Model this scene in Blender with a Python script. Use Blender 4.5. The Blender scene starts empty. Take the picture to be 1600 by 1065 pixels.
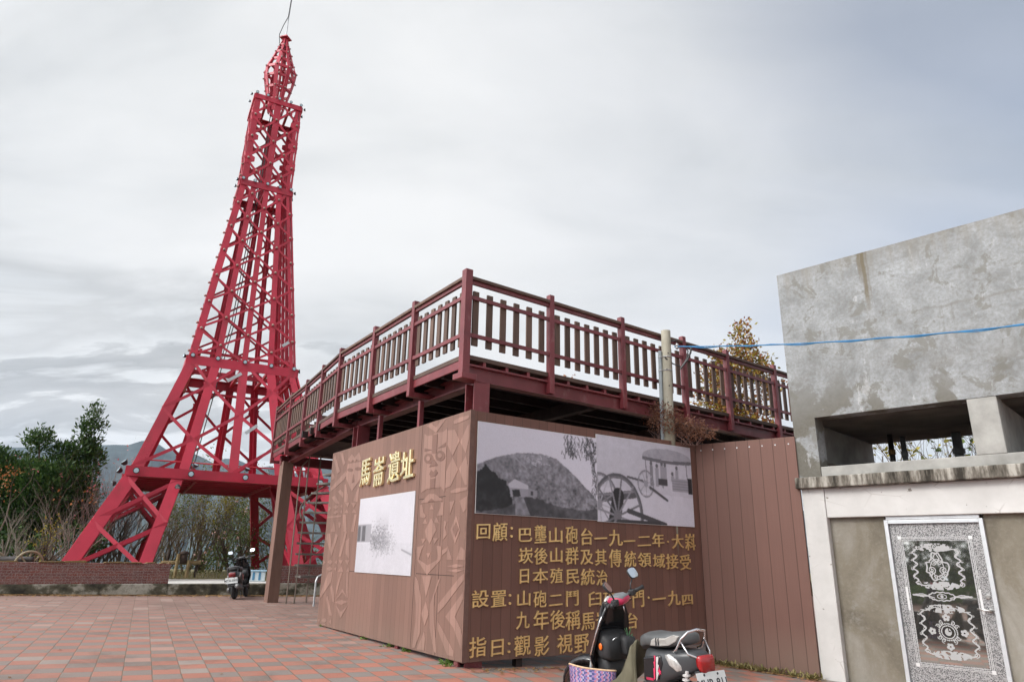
import bpy, math, random
import numpy as np
from mathutils import Matrix, Vector, Euler
R = math.radians
scene = bpy.context.scene
col = scene.collection

# ------------------------------------------------------------------ camera
cam_d = bpy.data.cameras.new('camera'); cam = bpy.data.objects.new('camera', cam_d); col.objects.link(cam)
cam_d.sensor_width = 36.0; cam_d.lens = 24.0; cam_d.clip_start = 0.05; cam_d.clip_end = 30000
pitch, roll = R(17.6), R(1.06)
fwd = Vector((0, math.cos(pitch), math.sin(pitch))); r0 = Vector((1, 0, 0)); u0 = r0.cross(fwd)
rt = math.cos(roll) * r0 + math.sin(roll) * u0; up = rt.cross(fwd)
cam.matrix_world = Matrix(((rt.x, up.x, -fwd.x, 0), (rt.y, up.y, -fwd.y, 0), (rt.z, up.z, -fwd.z, 1.3), (0, 0, 0, 1)))
scene.camera = cam

# ------------------------------------------------------------------ light
SUN_EL, SUN_AZ = R(38), R(-117)            # azimuth from +Y, clockwise positive
scene.view_settings.view_transform = 'Standard'; scene.view_settings.look = 'None'
scene.view_settings.exposure = 0.45; scene.view_settings.gamma = 1.0
sun_d = bpy.data.lights.new('sun', 'SUN'); sun_d.energy = 1.5; sun_d.angle = R(16); sun_d.color = (1.0, 0.955, 0.9)
sun = bpy.data.objects.new('sun', sun_d); col.objects.link(sun)
sdir = Vector((math.sin(SUN_AZ) * math.cos(SUN_EL), math.cos(SUN_AZ) * math.cos(SUN_EL), math.sin(SUN_EL)))
sun.rotation_euler = sdir.to_track_quat('Z', 'Y').to_euler(); sun.location = sdir * 60

world = bpy.data.worlds.new('World'); scene.world = world; world.use_nodes = True
wn, wl = world.node_tree.nodes, world.node_tree.links
wn.clear()


def wnode(t, **k):
    n = wn.new(t)
    for a, b in k.items(): setattr(n, a, b)
    return n


w_out = wnode('ShaderNodeOutputWorld'); w_bg = wnode('ShaderNodeBackground'); w_bg.inputs[1].default_value = 0.1
w_sky = wnode('ShaderNodeTexSky', sky_type='NISHITA', sun_disc=False)
w_sky.sun_elevation = SUN_EL; w_sky.sun_rotation = SUN_AZ; w_sky.altitude = 1200; w_sky.dust_density = 2.0
w_tc = wnode('ShaderNodeTexCoord')
w_sep = wnode('ShaderNodeSeparateXYZ'); wl.new(w_tc.outputs['Generated'], w_sep.inputs[0])


def wmath(op, a, b=None, clamp=False):
    n = wnode('ShaderNodeMath', operation=op); n.use_clamp = clamp
    for i, x in enumerate((a, b)):
        if x is None: continue
        if isinstance(x, (int, float)): n.inputs[i].default_value = x
        else: wl.new(x, n.inputs[i])
    return n.outputs[0]


def wramp(fac, stops):
    n = wnode('ShaderNodeValToRGB'); wl.new(fac, n.inputs[0]); e = n.color_ramp.elements
    while len(e) < len(stops): e.new(0.5)
    for i, (p, c) in enumerate(stops):
        e[i].position = p; e[i].color = (c, c, c, 1) if isinstance(c, (int, float)) else (*c, 1)
    return n.outputs[0]


zz = wmath('ADD', wmath('MAXIMUM', w_sep.outputs[2], 0.0), 0.22)
w_comb = wnode('ShaderNodeCombineXYZ')
wl.new(wmath('DIVIDE', w_sep.outputs[0], zz), w_comb.inputs[0]); wl.new(wmath('DIVIDE', w_sep.outputs[1], zz), w_comb.inputs[1])


def wnoise(scale, detail, rough, rot, stretch, loc):
    m = wnode('ShaderNodeMapping'); wl.new(w_comb.outputs[0], m.inputs[0])
    m.inputs['Rotation'].default_value = (0, 0, R(rot)); m.inputs['Scale'].default_value = stretch; m.inputs['Location'].default_value = loc
    n = wnode('ShaderNodeTexNoise'); wl.new(m.outputs[0], n.inputs[0])
    n.inputs['Scale'].default_value = scale; n.inputs['Detail'].default_value = detail; n.inputs['Roughness'].default_value = rough
    n.inputs['Distortion'].default_value = 0.4
    return n.outputs[0]


n1 = wnoise(0.75, 5, 0.5, 30, (1.0, 1.7, 1), (3.1, 1.2, 0)); n2 = wnoise(1.9, 6, 0.55, 20, (0.8, 1.5, 1), (0.4, 5.2, 0))
cl = wmath('ADD', wmath('MULTIPLY', n1, 0.62), wmath('MULTIPLY', n2, 0.38))
cloud = wramp(cl, [(0.36, (4.75, 4.9, 5.02)), (0.46, (5.95, 6.03, 6.08)), (0.53, (6.55, 6.58, 6.6)), (0.60, (7.0, 7.0, 7.0))])
# brighter veil around the hidden sun, thinner veil (blue showing through) to the right
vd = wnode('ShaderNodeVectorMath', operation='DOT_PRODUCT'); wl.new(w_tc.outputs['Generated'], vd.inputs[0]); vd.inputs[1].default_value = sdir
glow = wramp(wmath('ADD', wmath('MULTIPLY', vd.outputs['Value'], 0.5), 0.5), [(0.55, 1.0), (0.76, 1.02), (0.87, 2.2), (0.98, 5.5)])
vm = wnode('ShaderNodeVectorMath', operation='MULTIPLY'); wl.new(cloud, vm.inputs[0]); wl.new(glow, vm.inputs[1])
vb = wnode('ShaderNodeVectorMath', operation='DOT_PRODUCT'); wl.new(w_tc.outputs['Generated'], vb.inputs[0])
vb.inputs[1].default_value = (0.70, 0.46, 0.55)
thin = wramp(wmath('ADD', vb.outputs['Value'], wmath('MULTIPLY', wmath('SUBTRACT', n1, 0.5), 0.35)), [(0.62, 1.0), (0.84, 0.85), (0.98, 0.40)])
# low cloud bank: darker band above the ridge on the left
band = wramp(wmath('ADD', w_sep.outputs[2], wmath('MULTIPLY', wmath('SUBTRACT', n2, 0.5), 0.62)), [(0.10, 1.10), (0.145, 0.66), (0.20, 0.74), (0.225, 1.06), (0.27, 0.84), (0.36, 1.0)])
side = wramp(wmath('MULTIPLY', w_sep.outputs[0], -1.0), [(0.12, 0.0), (0.42, 1.0)])
bm_ = wnode('ShaderNodeMix', data_type='FLOAT'); wl.new(side, bm_.inputs[0]); bm_.inputs[2].default_value = 1.0; wl.new(band, bm_.inputs[3])
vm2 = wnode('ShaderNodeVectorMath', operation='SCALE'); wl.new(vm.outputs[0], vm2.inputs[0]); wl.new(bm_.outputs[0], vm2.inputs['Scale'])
wmix = wnode('ShaderNodeMix', data_type='RGBA'); wl.new(thin, wmix.inputs[0])
sk = wnode('ShaderNodeVectorMath', operation='SCALE'); wl.new(w_sky.outputs[0], sk.inputs[0]); sk.inputs['Scale'].default_value = 1.0
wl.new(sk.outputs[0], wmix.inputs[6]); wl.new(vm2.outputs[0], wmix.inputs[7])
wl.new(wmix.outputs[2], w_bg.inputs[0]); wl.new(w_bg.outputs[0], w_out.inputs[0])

# ------------------------------------------------------------------ helpers
WM = {}


class G:
    """collects faces for ONE mesh"""
    def __init__(s): s.v = []; s.f = []; s.mi = []; s.m = 0

    def face(s, pts):
        k = len(s.v); s.v += [tuple(p) for p in pts]; s.f.append(tuple(range(k, k + len(pts)))); s.mi.append(s.m)

    def add(s, verts, faces):
        k = len(s.v); s.v += [tuple(p) for p in verts]
        for f in faces: s.f.append(tuple(i + k for i in f)); s.mi.append(s.m)

    def box(s, x0, x1, y0, y1, z0, z1):
        s.add([(x0, y0, z0), (x1, y0, z0), (x1, y1, z0), (x0, y1, z0), (x0, y0, z1), (x1, y0, z1), (x1, y1, z1), (x0, y1, z1)],
              [(0, 3, 2, 1), (4, 5, 6, 7), (0, 1, 5, 4), (1, 2, 6, 5), (2, 3, 7, 6), (3, 0, 4, 7)])
        return s

    def bar(s, p, q, w, h, upv=(0, 0, 1)):
        """rectangular bar from p to q; w across, h along upv"""
        p, q, u = Vector(p), Vector(q), Vector(upv); d = (q - p).normalized(); a = d.cross(u)
        if a.length < 1e-4: a = d.cross(Vector((1, 0, 0)))
        a.normalize(); b = a.cross(d).normalized(); a = a * w / 2; b = b * h / 2
        s.add([p - a - b, p + a - b, p + a + b, p - a + b, q - a - b, q + a - b, q + a + b, q - a + b],
              [(0, 1, 2, 3), (7, 6, 5, 4), (0, 4, 5, 1), (1, 5, 6, 2), (2, 6, 7, 3), (3, 7, 4, 0)])
        return s

    def tube(s, pts, r, n=8, cap=True):
        pts = [Vector(p) for p in pts]; k0 = len(s.v); m = len(pts)
        rs = r if isinstance(r, (list, tuple)) else [r] * m
        pa = None
        for i, p in enumerate(pts):
            d = (pts[min(i + 1, m - 1)] - pts[max(i - 1, 0)]).normalized()
            if pa is None: pa = d.cross(Vector((0.13, 0.31, 0.94)) if abs(d.z) < 0.9 else Vector((1, 0, 0))).normalized()
            else: pa = (pa - d * pa.dot(d)).normalized()
            pb = d.cross(pa)
            for j in range(n):
                t = 2 * math.pi * j / n; s.v.append(tuple(p + (pa * math.cos(t) + pb * math.sin(t)) * rs[i]))
        for i in range(m - 1):
            for j in range(n):
                a, b = k0 + i * n + j, k0 + i * n + (j + 1) % n; s.f.append((a, b, b + n, a + n)); s.mi.append(s.m)
        if cap:
            s.f.append(tuple(k0 + j for j in reversed(range(n)))); s.mi.append(s.m)
            s.f.append(tuple(k0 + (m - 1) * n + j for j in range(n))); s.mi.append(s.m)
        return s

    def lathe(s, prof, n=16, c=(0, 0, 0), ax='z'):
        k0 = len(s.v); cx, cy, cz = c
        for r_, h in prof:
            for j in range(n):
                t = 2 * math.pi * j / n; a, b = r_ * math.cos(t), r_ * math.sin(t)
                s.v.append((cx + a, cy + b, cz + h) if ax == 'z' else ((cx + a, cy + h, cz + b) if ax == 'y' else (cx + h, cy + a, cz + b)))
        for i in range(len(prof) - 1):
            for j in range(n):
                a, b = k0 + i * n + j, k0 + i * n + (j + 1) % n; s.f.append((a, b, b + n, a + n)); s.mi.append(s.m)
        s.f.append(tuple(k0 + j for j in reversed(range(n)))); s.mi.append(s.m)
        s.f.append(tuple(k0 + (len(prof) - 1) * n + j for j in range(n))); s.mi.append(s.m)
        return s

    def ball(s, c, r, n=8, m=5, sc=(1, 1, 1)):
        prof = [(max(1e-4, math.sin(math.pi * i / m)) , -math.cos(math.pi * i / m)) for i in range(m + 1)]
        k = len(s.v); s.lathe(prof, n)
        for i in range(k, len(s.v)):
            x, y, z = s.v[i]; s.v[i] = (c[0] + x * r * sc[0], c[1] + y * r * sc[1], c[2] + z * r * sc[2])
        return s

    def prism(s, poly, d0, d1, fn):
        """poly in 2-D, fn(a,b,d)->3-D, from depth d0 to d1"""
        n = len(poly); k = len(s.v)
        s.v += [tuple(fn(a, b, d0)) for a, b in poly] + [tuple(fn(a, b, d1)) for a, b in poly]
        s.f.append(tuple(k + i for i in range(n))); s.mi.append(s.m)
        s.f.append(tuple(k + n + i for i in reversed(range(n)))); s.mi.append(s.m)
        for i in range(n):
            j = (i + 1) % n; s.f.append((k + i, k + n + i, k + n + j, k + j)); s.mi.append(s.m)
        return s

    def loft(s, rings, cap=True):
        n = len(rings[0]); k0 = len(s.v)
        for r_ in rings: s.v += [tuple(p) for p in r_]
        for i in range(len(rings) - 1):
            for j in range(n):
                a, b = k0 + i * n + j, k0 + i * n + (j + 1) % n; s.f.append((a, b, b + n, a + n)); s.mi.append(s.m)
        if cap:
            s.f.append(tuple(k0 + j for j in reversed(range(n)))); s.mi.append(s.m)
            s.f.append(tuple(k0 + (len(rings) - 1) * n + j for j in range(n))); s.mi.append(s.m)
        return s


def make_mesh(name, g, mats, smooth=False):
    me = bpy.data.meshes.new(name); me.from_pydata(g.v, [], g.f)
    for m in (mats if isinstance(mats, (list, tuple)) else [mats]): me.materials.append(m)
    if any(g.mi): me.polygons.foreach_set('material_index', g.mi)
    if smooth: me.polygons.foreach_set('use_smooth', [True] * len(me.polygons))
    me.update(); return me


def place(o, parent, W):
    WM[o] = W.copy(); col.objects.link(o)
    if parent is not None:
        o.parent = parent; o.matrix_local = WM[parent].inverted() @ W
    else: o.matrix_local = W


def tag(o, label=None, cat=None, group=None, kind=None):
    if label: o['label'] = label
    if cat: o['category'] = cat
    if group: o['group'] = group
    if kind: o['kind'] = kind
    return o


def obj(name, g, mats, parent=None, W=None, smooth=False, bevel=0, autosmooth=None, fixn=False, **t):
    me = g if isinstance(g, bpy.types.Mesh) else make_mesh(name, g, mats, smooth)
    if fixn:
        import bmesh
        b = bmesh.new(); b.from_mesh(me); bmesh.ops.remove_doubles(b, verts=b.verts, dist=1e-5)
        bmesh.ops.recalc_face_normals(b, faces=b.faces); b.to_mesh(me); b.free()
    o = bpy.data.objects.new(name, me)
    if W is None: W = WM[parent] if parent is not None else Matrix()
    place(o, parent, W)
    if bevel:
        m = o.modifiers.new('bevel', 'BEVEL'); m.width = bevel; m.segments = 2; m.limit_method = 'ANGLE'; m.angle_limit = R(40)
    return tag(o, **t)


def thing(name, label, cat, loc=(0, 0, 0), rotz=0, group=None, rot=None):
    o = bpy.data.objects.new(name, None); o.empty_display_size = 0.2
    W = Matrix.Translation(loc) @ (rot if rot is not None else Matrix.Rotation(rotz, 4, 'Z'))
    place(o, None, W); return tag(o, label, cat, group)


def frame(loc, rotz): return Matrix.Translation(loc) @ Matrix.Rotation(rotz, 4, 'Z')


# ------------------------------------------------------------------ materials
class NT:
    def __init__(s, name):
        s.m = bpy.data.materials.new(name); s.m.use_nodes = True; s.t = s.m.node_tree; s.n = s.t.nodes; s.l = s.t.links
        s.b = s.n['Principled BSDF']; s.tc = s.n.new('ShaderNodeTexCoord')

    def node(s, t, **k):
        n = s.n.new(t)
        for a, b in k.items(): setattr(n, a, b)
        return n

    def setin(s, inp, x):
        if isinstance(x, (int, float)): inp.default_value = x
        elif isinstance(x, tuple): inp.default_value = (*x, 1) if len(x) == 3 and inp.type == 'RGBA' else x
        else: s.l.new(x, inp)

    def math(s, op, a, b=0.0, c=None, clamp=False):
        n = s.node('ShaderNodeMath', operation=op); n.use_clamp = clamp
        s.setin(n.inputs[0], a); s.setin(n.inputs[1], b)
        if c is not None: s.setin(n.inputs[2], c)
        return n.outputs[0]

    def map(s, scale=(1, 1, 1), rot=(0, 0, 0), loc=(0, 0, 0), src='Object'):
        m = s.node('ShaderNodeMapping'); s.l.new(s.tc.outputs[src], m.inputs[0])
        m.inputs['Scale'].default_value = scale; m.inputs['Rotation'].default_value = rot; m.inputs['Location'].default_value = loc
        return m.outputs[0]

    def noise(s, vec, scale, detail=4, rough=0.55, dist=0.0):
        n = s.node('ShaderNodeTexNoise'); s.l.new(vec, n.inputs[0])
        n.inputs['Scale'].default_value = scale; n.inputs['Detail'].default_value = detail; n.inputs['Roughness'].default_value = rough; n.inputs['Distortion'].default_value = dist
        return n.outputs[0]

    def ramp(s, fac, stops, interp='LINEAR'):
        n = s.node('ShaderNodeValToRGB'); s.setin(n.inputs[0], fac); e = n.color_ramp.elements; n.color_ramp.interpolation = interp
        while len(e) < len(stops): e.new(0.5)
        for i, (p, c) in enumerate(stops):
            e[i].position = p; e[i].color = (c, c, c, 1) if isinstance(c, (int, float)) else (*c, 1)
        return n.outputs[0]

    def mix(s, fac, a, b, mode='MIX'):
        n = s.node('ShaderNodeMix', data_type='RGBA', blend_type=mode); s.setin(n.inputs[0], fac); s.setin(n.inputs[6], a); s.setin(n.inputs[7], b)
        return n.outputs[2]

    def bump(s, h, strength=0.3, dist=0.01):
        n = s.node('ShaderNodeBump'); s.l.new(h, n.inputs['Height']); n.inputs['Strength'].default_value = strength; n.inputs['Distance'].default_value = dist
        s.l.new(n.outputs[0], s.b.inputs['Normal']); return n

    def fin(s, color=None, rough=0.6, metal=0.0, spec=0.5):
        if color is not None: s.setin(s.b.inputs['Base Color'], color)
        s.setin(s.b.inputs['Roughness'], rough); s.b.inputs['Metallic'].default_value = metal; s.b.inputs['Specular IOR Level'].default_value = spec
        return s.m


def mul(c, k): return tuple(min(1, x * k) for x in c)


def simple(name, c, rough=0.6, metal=0.0, var=0.2, scale=6, bump=0.0, bscale=60, spec=0.5, stretch=(1, 1, 1), detail=5, orand=0.0, wear=None, wamt=0.5):
    t = NT(name); v = t.map(stretch); n = t.noise(v, scale, detail, 0.6)
    cc = t.ramp(n, [(0.3, mul(c, 1 - var)), (0.7, mul(c, 1 + var))])
    if orand:                                          # every board and post its own tone
        oi = t.node('ShaderNodeObjectInfo'); cc = t.mix(1.0, cc, t.ramp(oi.outputs['Random'], [(0.0, 1 - orand), (1.0, 1.0)]), 'MULTIPLY')
    if wear:                                           # scuffs and grime with a shape of their own
        w1 = t.noise(t.map((1, 1, 0.5), (0, 0, 0), (5, 2, 8)), scale * 2.7, 6, 0.72); cc = t.mix(t.ramp(w1, [(0.56, 0.0), (0.66, wamt)]), cc, wear)
    if bump: t.bump(t.noise(t.map(stretch), bscale, 3), bump, 0.004)
    rr = t.ramp(n, [(0.3, min(1, rough * 1.12)), (0.7, rough * 0.88)])
    return t.fin(cc, rr, metal, spec)


def leafmat(name, cols, scale=1.3, rough=0.55):
    t = NT(name); n = t.noise(t.map(), scale, 3, 0.6)
    geo = t.node('ShaderNodeNewGeometry')
    f = t.math('ADD', t.math('MULTIPLY', geo.outputs['Random Per Island'], 0.55), t.math('MULTIPLY', n, 0.6))
    k = len(cols); cc = t.ramp(f, [(0.15 + 0.75 * i / (k - 1), c) for i, c in enumerate(cols)])
    m = t.fin(cc, rough, 0, 0.3)
    tr = t.node('ShaderNodeBsdfTranslucent'); t.l.new(cc, tr.inputs[0])
    mx = t.node('ShaderNodeMixShader'); mx.inputs[0].default_value = 0.25
    t.l.new(t.b.outputs[0], mx.inputs[1]); t.l.new(tr.outputs[0], mx.inputs[2]); t.l.new(mx.outputs[0], t.n['Material Output'].inputs[0])
    return m

# ================================================================== THE SETTING
def gz(x):
    return -0.02 * (x + 0.5) if x < -0.5 else max(-0.055 * (x + 0.5), -0.27)


WO, WD = Vector((-12.24, 17.62, 0)), Vector((0.8245, 0.5658, 0)); WN = Vector((-0.5658, 0.8245, 0))   # foot of the low wall
PAV_ANG = R(27)


def paver_mat():
    t = NT('pavers'); v = t.map((1, 1, 1), (0, 0, -PAV_ANG))
    sx = t.node('ShaderNodeSeparateXYZ'); t.l.new(v, sx.inputs[0])
    nz = t.noise(t.map(), 1.6, 2); wob = t.math('MULTIPLY', t.math('SUBTRACT', nz, 0.5), 0.012)
    u = t.math('DIVIDE', t.math('ADD', t.math('SUBTRACT', sx.outputs[0], 0.006), wob), 0.28)
    w = t.math('DIVIDE', t.math('ADD', t.math('SUBTRACT', sx.outputs[1], 8.437), wob), 0.315)
    fu, fw = t.math('FLOOR', u), t.math('FLOOR', w)
    par = t.math('GREATER_THAN', t.math('ABSOLUTE', t.math('SUBTRACT', t.math('MODULO', t.math('ADD', t.math('ADD', fu, fw), 2000.0), 2.0), 0.0)), 0.5)
    cm = t.node('ShaderNodeCombineXYZ'); t.l.new(fu, cm.inputs[0]); t.l.new(fw, cm.inputs[1])
    wn_ = t.node('ShaderNodeTexWhiteNoise', noise_dimensions='3D'); t.l.new(cm.outputs[0], wn_.inputs[0]); rnd = wn_.outputs[0]
    fine = t.noise(t.map(), 90, 4, 0.7); big = t.noise(t.map(), 0.35, 5, 0.6); mid = t.noise(t.map(), 3.0, 5, 0.65)
    red = t.ramp(rnd, [(0, (0.34, 0.12, 0.08)), (0.5, (0.39, 0.14, 0.093)), (1, (0.37, 0.155, 0.11))])
    gry = t.ramp(rnd, [(0, (0.165, 0.152, 0.138)), (0.5, (0.19, 0.177, 0.163)), (1, (0.215, 0.197, 0.18))])
    c = t.mix(par, red, gry)
    # trodden dust evens the two colours out in patches, mostly towards the far wall
    sep = t.node('ShaderNodeSeparateXYZ'); t.l.new(t.map(), sep.inputs[0])
    far = t.ramp(t.math('ADD', t.math('DIVIDE', sep.outputs[1], 22.0), t.math('MULTIPLY', t.math('SUBTRACT', big, 0.5), 0.5)), [(0.28, 0.0), (0.75, 0.85)])
    leftf = t.ramp(t.math('ADD', t.math('MULTIPLY', sep.outputs[0], -0.09), t.math('MULTIPLY', t.math('SUBTRACT', mid, 0.5), 0.3)), [(0.05, 0.06), (0.6, 0.48)])
    dust = t.math('MAXIMUM', far, leftf)
    c = t.mix(dust, c, t.ramp(mid, [(0.35, (0.18, 0.118, 0.098)), (0.65, (0.25, 0.163, 0.136))]))
    c = t.mix(t.ramp(fine, [(0.35, 0.35), (0.6, 0.0)]), c, (0.16, 0.10, 0.085))
    c = t.mix(t.ramp(mid, [(0.52, 0.0), (0.75, 0.4)]), c, (0.2, 0.15, 0.12))
    du = t.math('ABSOLUTE', t.math('SUBTRACT', t.math('FRACT', u), 0.5)); dw = t.math('ABSOLUTE', t.math('SUBTRACT', t.math('FRACT', w), 0.5))
    ju = t.ramp(du, [(0.472, 0.0), (0.487, 1.0)]); jw = t.ramp(dw, [(0.478, 0.0), (0.492, 0.8)])
    j = t.math('MAXIMUM', ju, jw)
    c = t.mix(t.math('MULTIPLY', j, 0.82), c, t.ramp(mid, [(0.4, (0.10, 0.065, 0.05)), (0.7, (0.16, 0.13, 0.08))]))
    st = t.noise(t.map((1, 1, 1), (0, 0, 0), (3, 8, 0)), 0.8, 8, 0.68, 0.5)
    c = t.mix(t.ramp(st, [(0.52, 0.0), (0.66, 0.42)]), c, (0.085, 0.065, 0.052))
    pale = t.math('MULTIPLY', t.math('GREATER_THAN', rnd, 0.95), 0.2); c = t.mix(pale, c, (0.42, 0.36, 0.32))
    h = t.math('SUBTRACT', t.math('ADD', t.math('MULTIPLY', rnd, 0.45), t.math('MULTIPLY', fine, 0.2)), j)
    t.bump(h, 0.35, 0.006)
    return t.fin(c, t.ramp(mid, [(0.3, 0.62), (0.7, 0.8)]), 0, 0.35)


M_pav = paver_mat()
M_soil = simple('soil', (0.16, 0.12, 0.07), 0.9, var=0.4, scale=1.5, bump=0.5)
M_grass_ground = simple('dry_grass_ground', (0.15, 0.13, 0.055), 0.95, var=0.45, scale=2.5, bump=0.6)
M_path = simple('pale_concrete_path', (0.5, 0.49, 0.46), 0.85, var=0.2, scale=2.0, bump=0.3)

# paved plaza: slopes gently to the right, as one sheet up to the foot of the wall
g = G(); xs = [-60, -40, -25, -18, -14, -10, -6, -3, -0.5, 1, 2, 3, 4.41, 8, 14, 30, 60]
rows = []
for x in xs:
    sx = (x - WO.x) / WD.x; ywall = WO.y + WD.y * sx
    rows.append([(x, y, gz(x)) for y in (-60, ywall)])
for a, b in zip(rows, rows[1:]): g.face([a[0], b[0], b[1], a[1]])
obj('pavement', g, M_pav, kind='structure')

# terrace and land beyond the wall, falling away into the valley
TZ = 0.45
g = G(); prof = [(0.27, 0.40), (1.2, 0.43), (3, TZ), (6, TZ), (16, 0.5), (19, 0.1), (26, -4), (60, -22), (160, -70), (420, -170)]
ss = [-420, -160, -80, -45, -30, -20, -12, -6, 0, 4, 8, 14, 22, 40, 80, 160, 420]; rg = random.Random(5)
grid = [[WO + WD * s + WN * d + Vector((0, 0, z + (rg.uniform(-0.05, 0.05) if 3 < d < 30 else 0))) for d, z in prof] for s in ss]
for i in range(len(ss) - 1):
    for k in range(len(prof) - 1): g.face([grid[i][k], grid[i + 1][k], grid[i + 1][k + 1], grid[i][k + 1]])
obj('terrain', g, M_grass_ground, smooth=True, kind='structure')
# outer ground: one big sheet below everything, reaching the horizon
g = G(); g.face([(-3400, -3400, -171), (3400, -3400, -171), (3400, 3400, -171), (-3400, 3400, -171)])
obj('valley_ground', g, M_grass_ground, kind='structure')

# pale concrete path through the gap of the wall
g = G(); pth = [(3.75, 0.30), (6.55, 0.30), (6.9, 2.0), (6.4, 3.6), (4.0, 3.9), (2.6, 3.4), (3.3, 1.6)]
g.face([WO + WD * s + WN * d + Vector((0, 0, 0.458)) for s, d in pth])
obj('path', g, M_path, kind='structure')

# mountains across the valley
M_hill = simple('forested_mountain', (0.035, 0.05, 0.05), 0.95, var=0.7, scale=0.016, detail=9)


def ridge(name, dist, base, az0, az1, hts, seed, mat, depth=1500):
    rr = random.Random(seed); g = G(); n = 150; m = 16; ph = [rr.uniform(0, 6.28) for _ in range(10)]
    P = []
    for i in range(n + 1):
        az = az0 + (az1 - az0) * i / n
        e = np.interp(az, [h[0] for h in hts], [h[1] for h in hts])
        e += 0.22 * math.sin(az * 0.9 + ph[0]) + 0.14 * math.sin(az * 2.1 + ph[1]) + 0.07 * math.sin(az * 5.3 + ph[2]) + 0.04 * math.sin(az * 11 + ph[3])
        rowp = []
        for k in range(m + 1):
            f = k / m; d = dist - depth * 0.5 * (1 - f)
            zt = dist * math.tan(R(e))
            spur = math.sin(az * 1.7 + ph[4] + f * 2) * 0.5 + math.sin(az * 4.3 + ph[5] - f * 3) * 0.3 + math.sin(az * 9.7 + ph[6] + f * 5) * 0.2
            z = base + (zt - base) * (f ** 0.9) + spur * 30 * math.sin(math.pi * f)
            d2 = d + spur * 90 * math.sin(math.pi * f)
            rowp.append((d2 * math.sin(R(az)), d2 * math.cos(R(az)), z))
        rowp.append(((dist + 900) * math.sin(R(az)), (dist + 900) * math.cos(R(az)), base))
        P.append(rowp)
    for i in range(n):
        for k in range(m + 1): g.face([P[i][k], P[i + 1][k], P[i + 1][k + 1], P[i][k + 1]])
    return obj(name, g, mat, smooth=True, fixn=True, kind='structure')


ridge('mountain', 2400, -180, -75, 50, [(-75, 5.5), (-45, 5.2), (-36, 6.4), (-29, 7.5), (-25, 7.2), (-20, 6.3), (-12, 6.6), (10, 4.0), (50, 3)], 3, M_hill)
ridge('foothill', 1500, -175, -75, 50, [(-75, 2.0), (-40, 1.6), (-30, 3.2), (-22, 2.4), (-14, 1.4), (50, 1)], 8, M_hill, 900)

M_haze = bpy.data.materials.new('haze'); M_haze.use_nodes = True; hn = M_haze.node_tree; hn.nodes.remove(hn.nodes['Principled BSDF'])
hv = hn.nodes.new('ShaderNodeVolumePrincipled'); hv.inputs['Color'].default_value = (0.60, 0.77, 1.0, 1); hv.inputs['Density'].default_value = 0.00009; hv.inputs['Anisotropy'].default_value = 0.2
hn.links.new(hv.outputs[0], hn.nodes['Material Output'].inputs['Volume'])
obj('haze', G().box(-3450, 3450, -3450, 3450, -172, 480), M_haze, kind='stuff')

# ------------------------------------------------------------------ low brick walls and kerb
def brick_mat():
    t = NT('weathered_brick'); br = t.node('ShaderNodeTexBrick'); t.l.new(t.map((1, 1, 1), (R(-90), 0, 0)), br.inputs[0])
    br.inputs['Scale'].default_value = 1.0; br.inputs['Brick Width'].default_value = 0.23; br.inputs['Row Height'].default_value = 0.066; br.inputs['Mortar Size'].default_value = 0.006
    br.inputs['Color1'].default_value = (0.19, 0.055, 0.042, 1); br.inputs['Color2'].default_value = (0.13, 0.045, 0.04, 1); br.inputs['Mortar'].default_value = (0.19, 0.15, 0.14, 1); br.inputs['Bias'].default_value = 0.0
    n = t.noise(t.map(), 3.0, 6, 0.7); n2_ = t.noise(t.map(), 30, 4, 0.7)
    c = t.mix(t.ramp(n, [(0.45, 0.0), (0.75, 0.55)]), br.outputs[0], (0.22, 0.16, 0.15))
    c = t.mix(t.ramp(n2_, [(0.50, 0.0), (0.62, 0.75)]), c, (0.30, 0.24, 0.23))
    t.bump(br.outputs[1], -0.4, 0.008); return t.fin(c, 0.85, 0, 0.3)


def stained_concrete():
    t = NT('mossy_concrete'); n = t.noise(t.map((1, 1, 1.3)), 1.1, 8, 0.62); n2_ = t.noise(t.map(), 14, 5, 0.6)
    c = t.ramp(n, [(0.40, (0.035, 0.032, 0.025)), (0.48, (0.11, 0.10, 0.07)), (0.53, (0.34, 0.32, 0.27)), (0.66, (0.42, 0.40, 0.35))])
    c = t.mix(t.ramp(n2_, [(0.5, 0.0), (0.7, 0.5)]), c, (0.07, 0.065, 0.05)); t.bump(n2_, 0.4, 0.01)
    return t.fin(c, 0.9, 0, 0.3)


M_brick, M_moss = brick_mat(), stained_concrete()
M_mosscap = simple('dead_moss', (0.17, 0.11, 0.045), 0.95, var=0.6, scale=9, bump=0.8)
WROT = math.atan2(WD.y, WD.x)


def low_wall(s0, s1, z1, label, seed):
    t = thing('brick_wall', label, 'wall', WO + WD * s0, WROT); n = s1 - s0; rr = random.Random(seed)
    obj('concrete_base', G().box(0, n, -0.03, 0.27, -0.35, 0.47), M_moss, t, bevel=0.02)
    obj('brick_course', G().box(0.01, n - 0.01, 0.0, 0.24, 0.47, z1), M_brick, t, bevel=0.008)
    g = G(); x = 0
    while x < n:                                       # broken crust of dead moss and litter on the coping
        w = rr.uniform(0.15, 0.6)
        if rr.random() < 0.85:
            x1 = min(n, x + w); h = rr.uniform(0.02, 0.06); o = rr.uniform(-0.02, 0.02)
            g.prism([(x, 0), (x1, 0), (x1 - 0.05, h), (x + 0.05, h * 0.7)], -0.015 + o, 0.24, lambda a, b, d: (a, d, z1 + 0.001 + b))
        x += w * rr.uniform(0.9, 1.3)
    obj('moss_crust', g, M_mosscap, t)
    return t


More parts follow.
